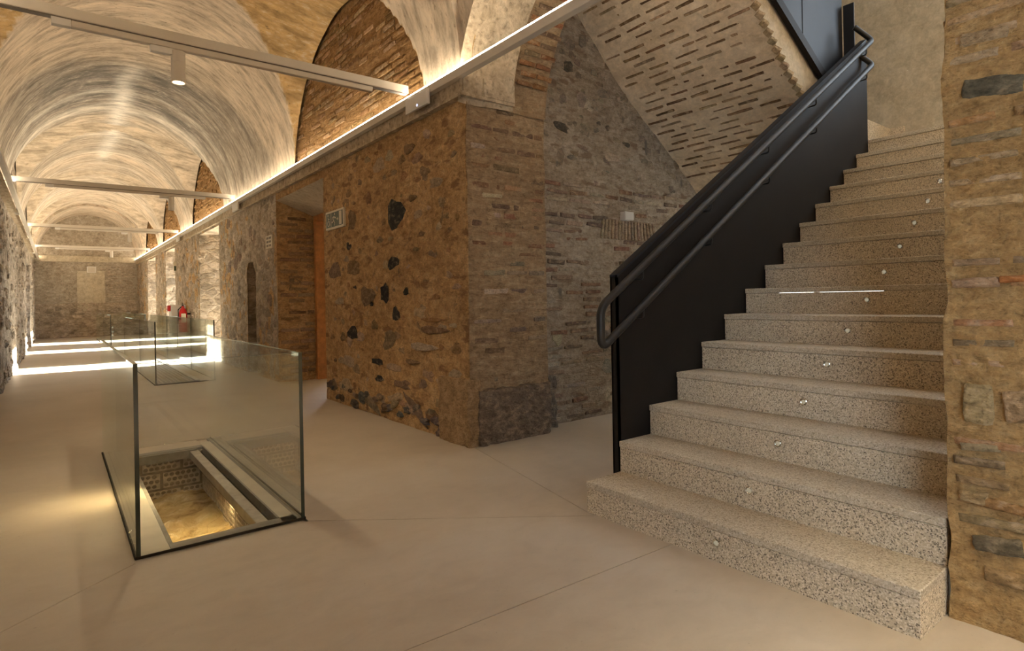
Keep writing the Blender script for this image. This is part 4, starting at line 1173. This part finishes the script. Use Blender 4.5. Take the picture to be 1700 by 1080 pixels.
def track(y, z, label, xm0, xm1):
    t = thing('lighting_track', label, 'track', (XC, y, z), 'tracks spanning the corridor')
    MB().cbox(XL+.04, XR-.06, y-.03, y+.03, z-.005, z+.062, .003).build('beam', M['alu'], t)
    MB().box(XL+.05, XR-.07, y-.024, y+.024, z-.012, z-.005).build('slot', M['alu_dark'], t)
    MB().cbox(xm0, xm1, y-.022, y+.022, z-.052, z-.012, .003).build('track_rail', M['alu'], t)
    MB().cbox(xm0-.10, xm0, y-.024, y+.024, z-.056, z-.010, .003).build('power_feed', M['white'], t)
    return t
zt = 2.945
track(4.6, zt, 'nearest lighting track spanning the corridor at the pier corner', .10, 2.12)
can(.69, 4.6, zt-.06, 'lit spotlight hanging from the nearest track over the glass pit', 60)
track(10.9, zt, 'second lighting track from the camera, dark against the pale vault', .0, 2.0)
can(1.50, 10.9, zt-.06, 'unlit spotlight on the second track from the camera', 0)
track(16.8, zt, 'third lighting track from the camera', .1, 2.0)
can(1.42, 16.8, zt-.06, 'spotlight on the third track from the camera', 0)
track(22.5, zt, 'farthest lighting track in front of the end wall', .1, 2.0)
can(1.41, 22.5, zt-.06, 'spotlight on the farthest track', 0)
track(-1.4, zt, 'added track behind the viewpoint, carrying fill spotlights', .1, 2.0)  # unseen track, added to hold the fill spots
for x_, e_, lb in ((-.2, 160, 'added fill spotlight on the unseen rear track, over the left wall'), (.9, 160, 'added fill spotlight on the unseen rear track, over the middle of the corridor'), (1.9, 160, 'added fill spotlight on the unseen rear track, beside the near wall')):
    can(x_, -1.4, zt-.06, lb, e_*1.8)  # rear spots added to brighten the foreground

# junction boxes on the light line
def jbox(y0, y1, z0, z1, label, dot=False, x=2.421):
    t = thing('emergency_light', label, 'box', (x, (y0+y1)/2, z0), 'white boxes on the right light line')
    MB().cbox(x-.022, x+.003, y0, y1, z0, z1, .004).build('housing', M['white'], t)
    MB().box(x-.0235, x-.022, y0+.02, y1-.02, z0+.015, z1-.015).build('cover', M['white'], t)
    if dot: MB().lathe((x-.0235, (y0+y1)/2-.02, z0+.028), [(.009, 0), (.006, -.003)], 12, 'x').build('indicator', M['bluedot'], t)
    return t
jbox(4.16, 4.54, 2.735, 2.86, 'white emergency light box with blue indicator under the light line at the pier', True)
jbox(10.45, 10.85, 2.70, 2.83, 'white box under the light line beside the second track')
jbox(16.4, 16.8, 2.71, 2.83, 'white box under the light line beside the third track')

# ================================================================== SIGNS AND SMALL FITTINGS
sx = XR-.022
sg = thing('exit_sign', 'framed green exit sign with wheelchair and running figure on the pier', 'sign', (sx, 6.42, 1.97))
ya, yb, za, zb2 = 6.17, 6.68, 1.972, 2.158   # ya is the right end as seen
MB().cbox(sx-.008, sx+.02, ya-.012, yb+.012, za-.012, zb2+.012, .003).build('frame', M['sign_white'], sg)
MB().box(sx-.0095, sx-.008, ya+.012, yb-.012, za+.012, zb2-.012).build('face', M['sign_green'], sg)
sy = lambda u_: yb-u_*(yb-ya); sz = lambda v_: za+v_*(zb2-za)
def flat(polys, name):
    m_ = MB()
    for pl_ in polys: m_.prism([(sy(a), sz(b)) for a, b in pl_], sx-.0115, 'x', .002)
    return m_.build(name, M['sign_white'], sg)
def strokes(segs, w):
    out = []; asp = (yb-ya)/(zb2-za)
    for (a, b, c, d_) in segs:
        dx, dy = (c-a)*asp, d_-b; L = math.hypot(dx, dy); nx2, ny2 = -dy/L*w, dx/L*w
        out.append([(a+nx2/asp, b+ny2), (c+nx2/asp, d_+ny2), (c-nx2/asp, d_-ny2), (a-nx2/asp, b-ny2)])
    return out
def disc(u_, v_, r, n=12):
    asp = (yb-ya)/(zb2-za); return [(u_+r*math.cos(2*math.pi*k/n)/asp, v_+r*math.sin(2*math.pi*k/n)) for k in range(n)]
flat([[(.315,.08), (.335,.08), (.335,.92), (.315,.92)]], 'divider')
ring = []
for k in range(14):
    a0, a1 = math.radians(130+k*18), math.radians(130+(k+1)*18); asp = (yb-ya)/(zb2-za)
    f_ = lambda a, r: (.165+r*math.cos(a)/asp, .33+r*math.sin(a))
    ring.append([f_(a0,.19), f_(a1,.19), f_(a1,.145), f_(a0,.145)])
flat(ring+strokes([(.145,.72,.155,.42), (.155,.44,.225,.44), (.225,.44,.25,.2), (.155,.58,.22,.58)], .028)+[disc(.14,.82,.065)], 'wheelchair_symbol')
flat(strokes([(.50,.68,.47,.44), (.47,.44,.40,.32), (.40,.32,.36,.36), (.48,.44,.54,.28), (.54,.28,.52,.12), (.51,.66,.57,.56), (.57,.56,.61,.60), (.49,.66,.42,.62), (.42,.62,.40,.50)], .034)+[disc(.535,.81,.07)], 'running_figure')
flat(strokes([(.64,.48,.73,.48), (.70,.57,.735,.48), (.70,.39,.735,.48)], .026), 'arrow')
flat([[(.79,.10), (.93,.10), (.93,.90), (.79,.90)]], 'doorway_symbol')

s2 = thing('wall_sign', 'small white notice plate on the rubble wall beyond the door recess', 'sign', (XR-.03, 9.0, 1.95))
MB().cbox(XR-.035, XR+.01, 8.82, 9.16, 1.94, 2.13, .003).build('plate', M['sign_white'], s2)
m_ = MB()
for r in range(3):
    for c in range(2): m_.box(XR-.0365, XR-.035, 8.87+c*.13, 8.97+c*.13, 1.965+r*.055, 1.995+r*.055)
m_.build('print', M['alu_dark'], s2)
s3 = thing('wall_sign', 'little green and white sign on the wall above the fire extinguisher', 'sign', (XR-.03, 17.4, 2.0))
MB().cbox(XR-.10, XR-.03, 17.35, 17.40, 2.0, 2.26, .003).build('plate', M['sign_white'], s3)
MB().box(XR-.09, XR-.04, 17.347, 17.35, 2.02, 2.14).build('symbol', M['sign_green'], s3)

sb = thing('sensor_box', 'small white box on the stairwell wall over the flat brick arch', 'box', (4.50, YB-.05, 1.9))
MB().cbox(4.435, 4.565, YB-.075, YB+.01, 1.895, 1.978, .004).build('housing', M['white'], sb)
MB().box(4.445, 4.555, YB-.077, YB-.075, 1.905, 1.968).build('cover', M['white'], sb)
eb = thing('wall_box', 'white emergency light box on the corridor end wall', 'box', (1.05, YE-.05, 2.4))
MB().cbox(.92, 1.20, YE-.08, YE-.0, 2.38, 2.62, .006).build('housing', M['white'], eb)
MB().box(.95, 1.17, YE-.084, YE-.08, 2.41, 2.59).build('cover', M['alu'], eb)

fe = thing('fire_extinguisher', 'red fire extinguisher standing by the right wall beyond the glass', 'extinguisher', (2.33, 15.5, 0))
cxe, cye = 2.33, 15.5
autosmooth(MB().lathe((cxe, cye, .50), [(.075, 0), (.085, .02), (.085, .44), (.07, .51), (.035, .56), (.03, .60)], 24).build('cylinder', M['red'], fe))
MB().box(cxe-.015, cxe+.015, cye-.03, cye+.07, 1.10, 1.125).build('valve', M['dark'], fe)
MB().tube([(cxe, cye+.06, 1.13), (cxe-.02, cye-.08, 1.17)], .008, 8).build('lever', M['dark'], fe)
MB().tube([(cxe-.03, cye, 1.09), (cxe-.10, cye-.02, 1.02), (cxe-.10, cye-.02, .7)], .012, 8).build('hose', M['dark'], fe)
MB().prism([(cxe-.05, .72), (cxe+.05, .72), (cxe+.05, .93), (cxe-.05, .93)], cye-.0865, 'y', .004).build('label', M['sign_white'], fe)
MB().box(cxe+.05, XR-.03, cye-.02, cye+.02, .9, .94).build('hook', M['dark'], fe)
fb = thing('hose_cabinet', 'white cabinet with red side mounted beside the fire extinguisher', 'cabinet', (2.32, 16.3, .3))
MB().cbox(2.18, XR-.03, 16.1, 16.5, .35, 1.13, .006).build('body', M['white'], fb)
MB().box(2.20, XR-.05, 16.094, 16.1, .38, 1.10).build('door', M['white'], fb)
MB().cbox(2.13, 2.185, 16.25, 16.45, .98, 1.12, .004).build('call_point', M['red'], fb)

# lamps tied to the place
pl_ = bpy.data.lights.new('pit_lamp', 'AREA'); pl_.shape = 'RECTANGLE'; pl_.size = 1.7; pl_.size_y = .02; pl_.energy = 9; pl_.color = (1,.74,.36)
po = bpy.data.objects.new('pit_lamp', pl_); COL.objects.link(po); po.location = (.80, 4.2, -.10); po.rotation_euler = Vector((-.55, 0, -.8)).to_track_quat('-Z', 'X').to_euler()
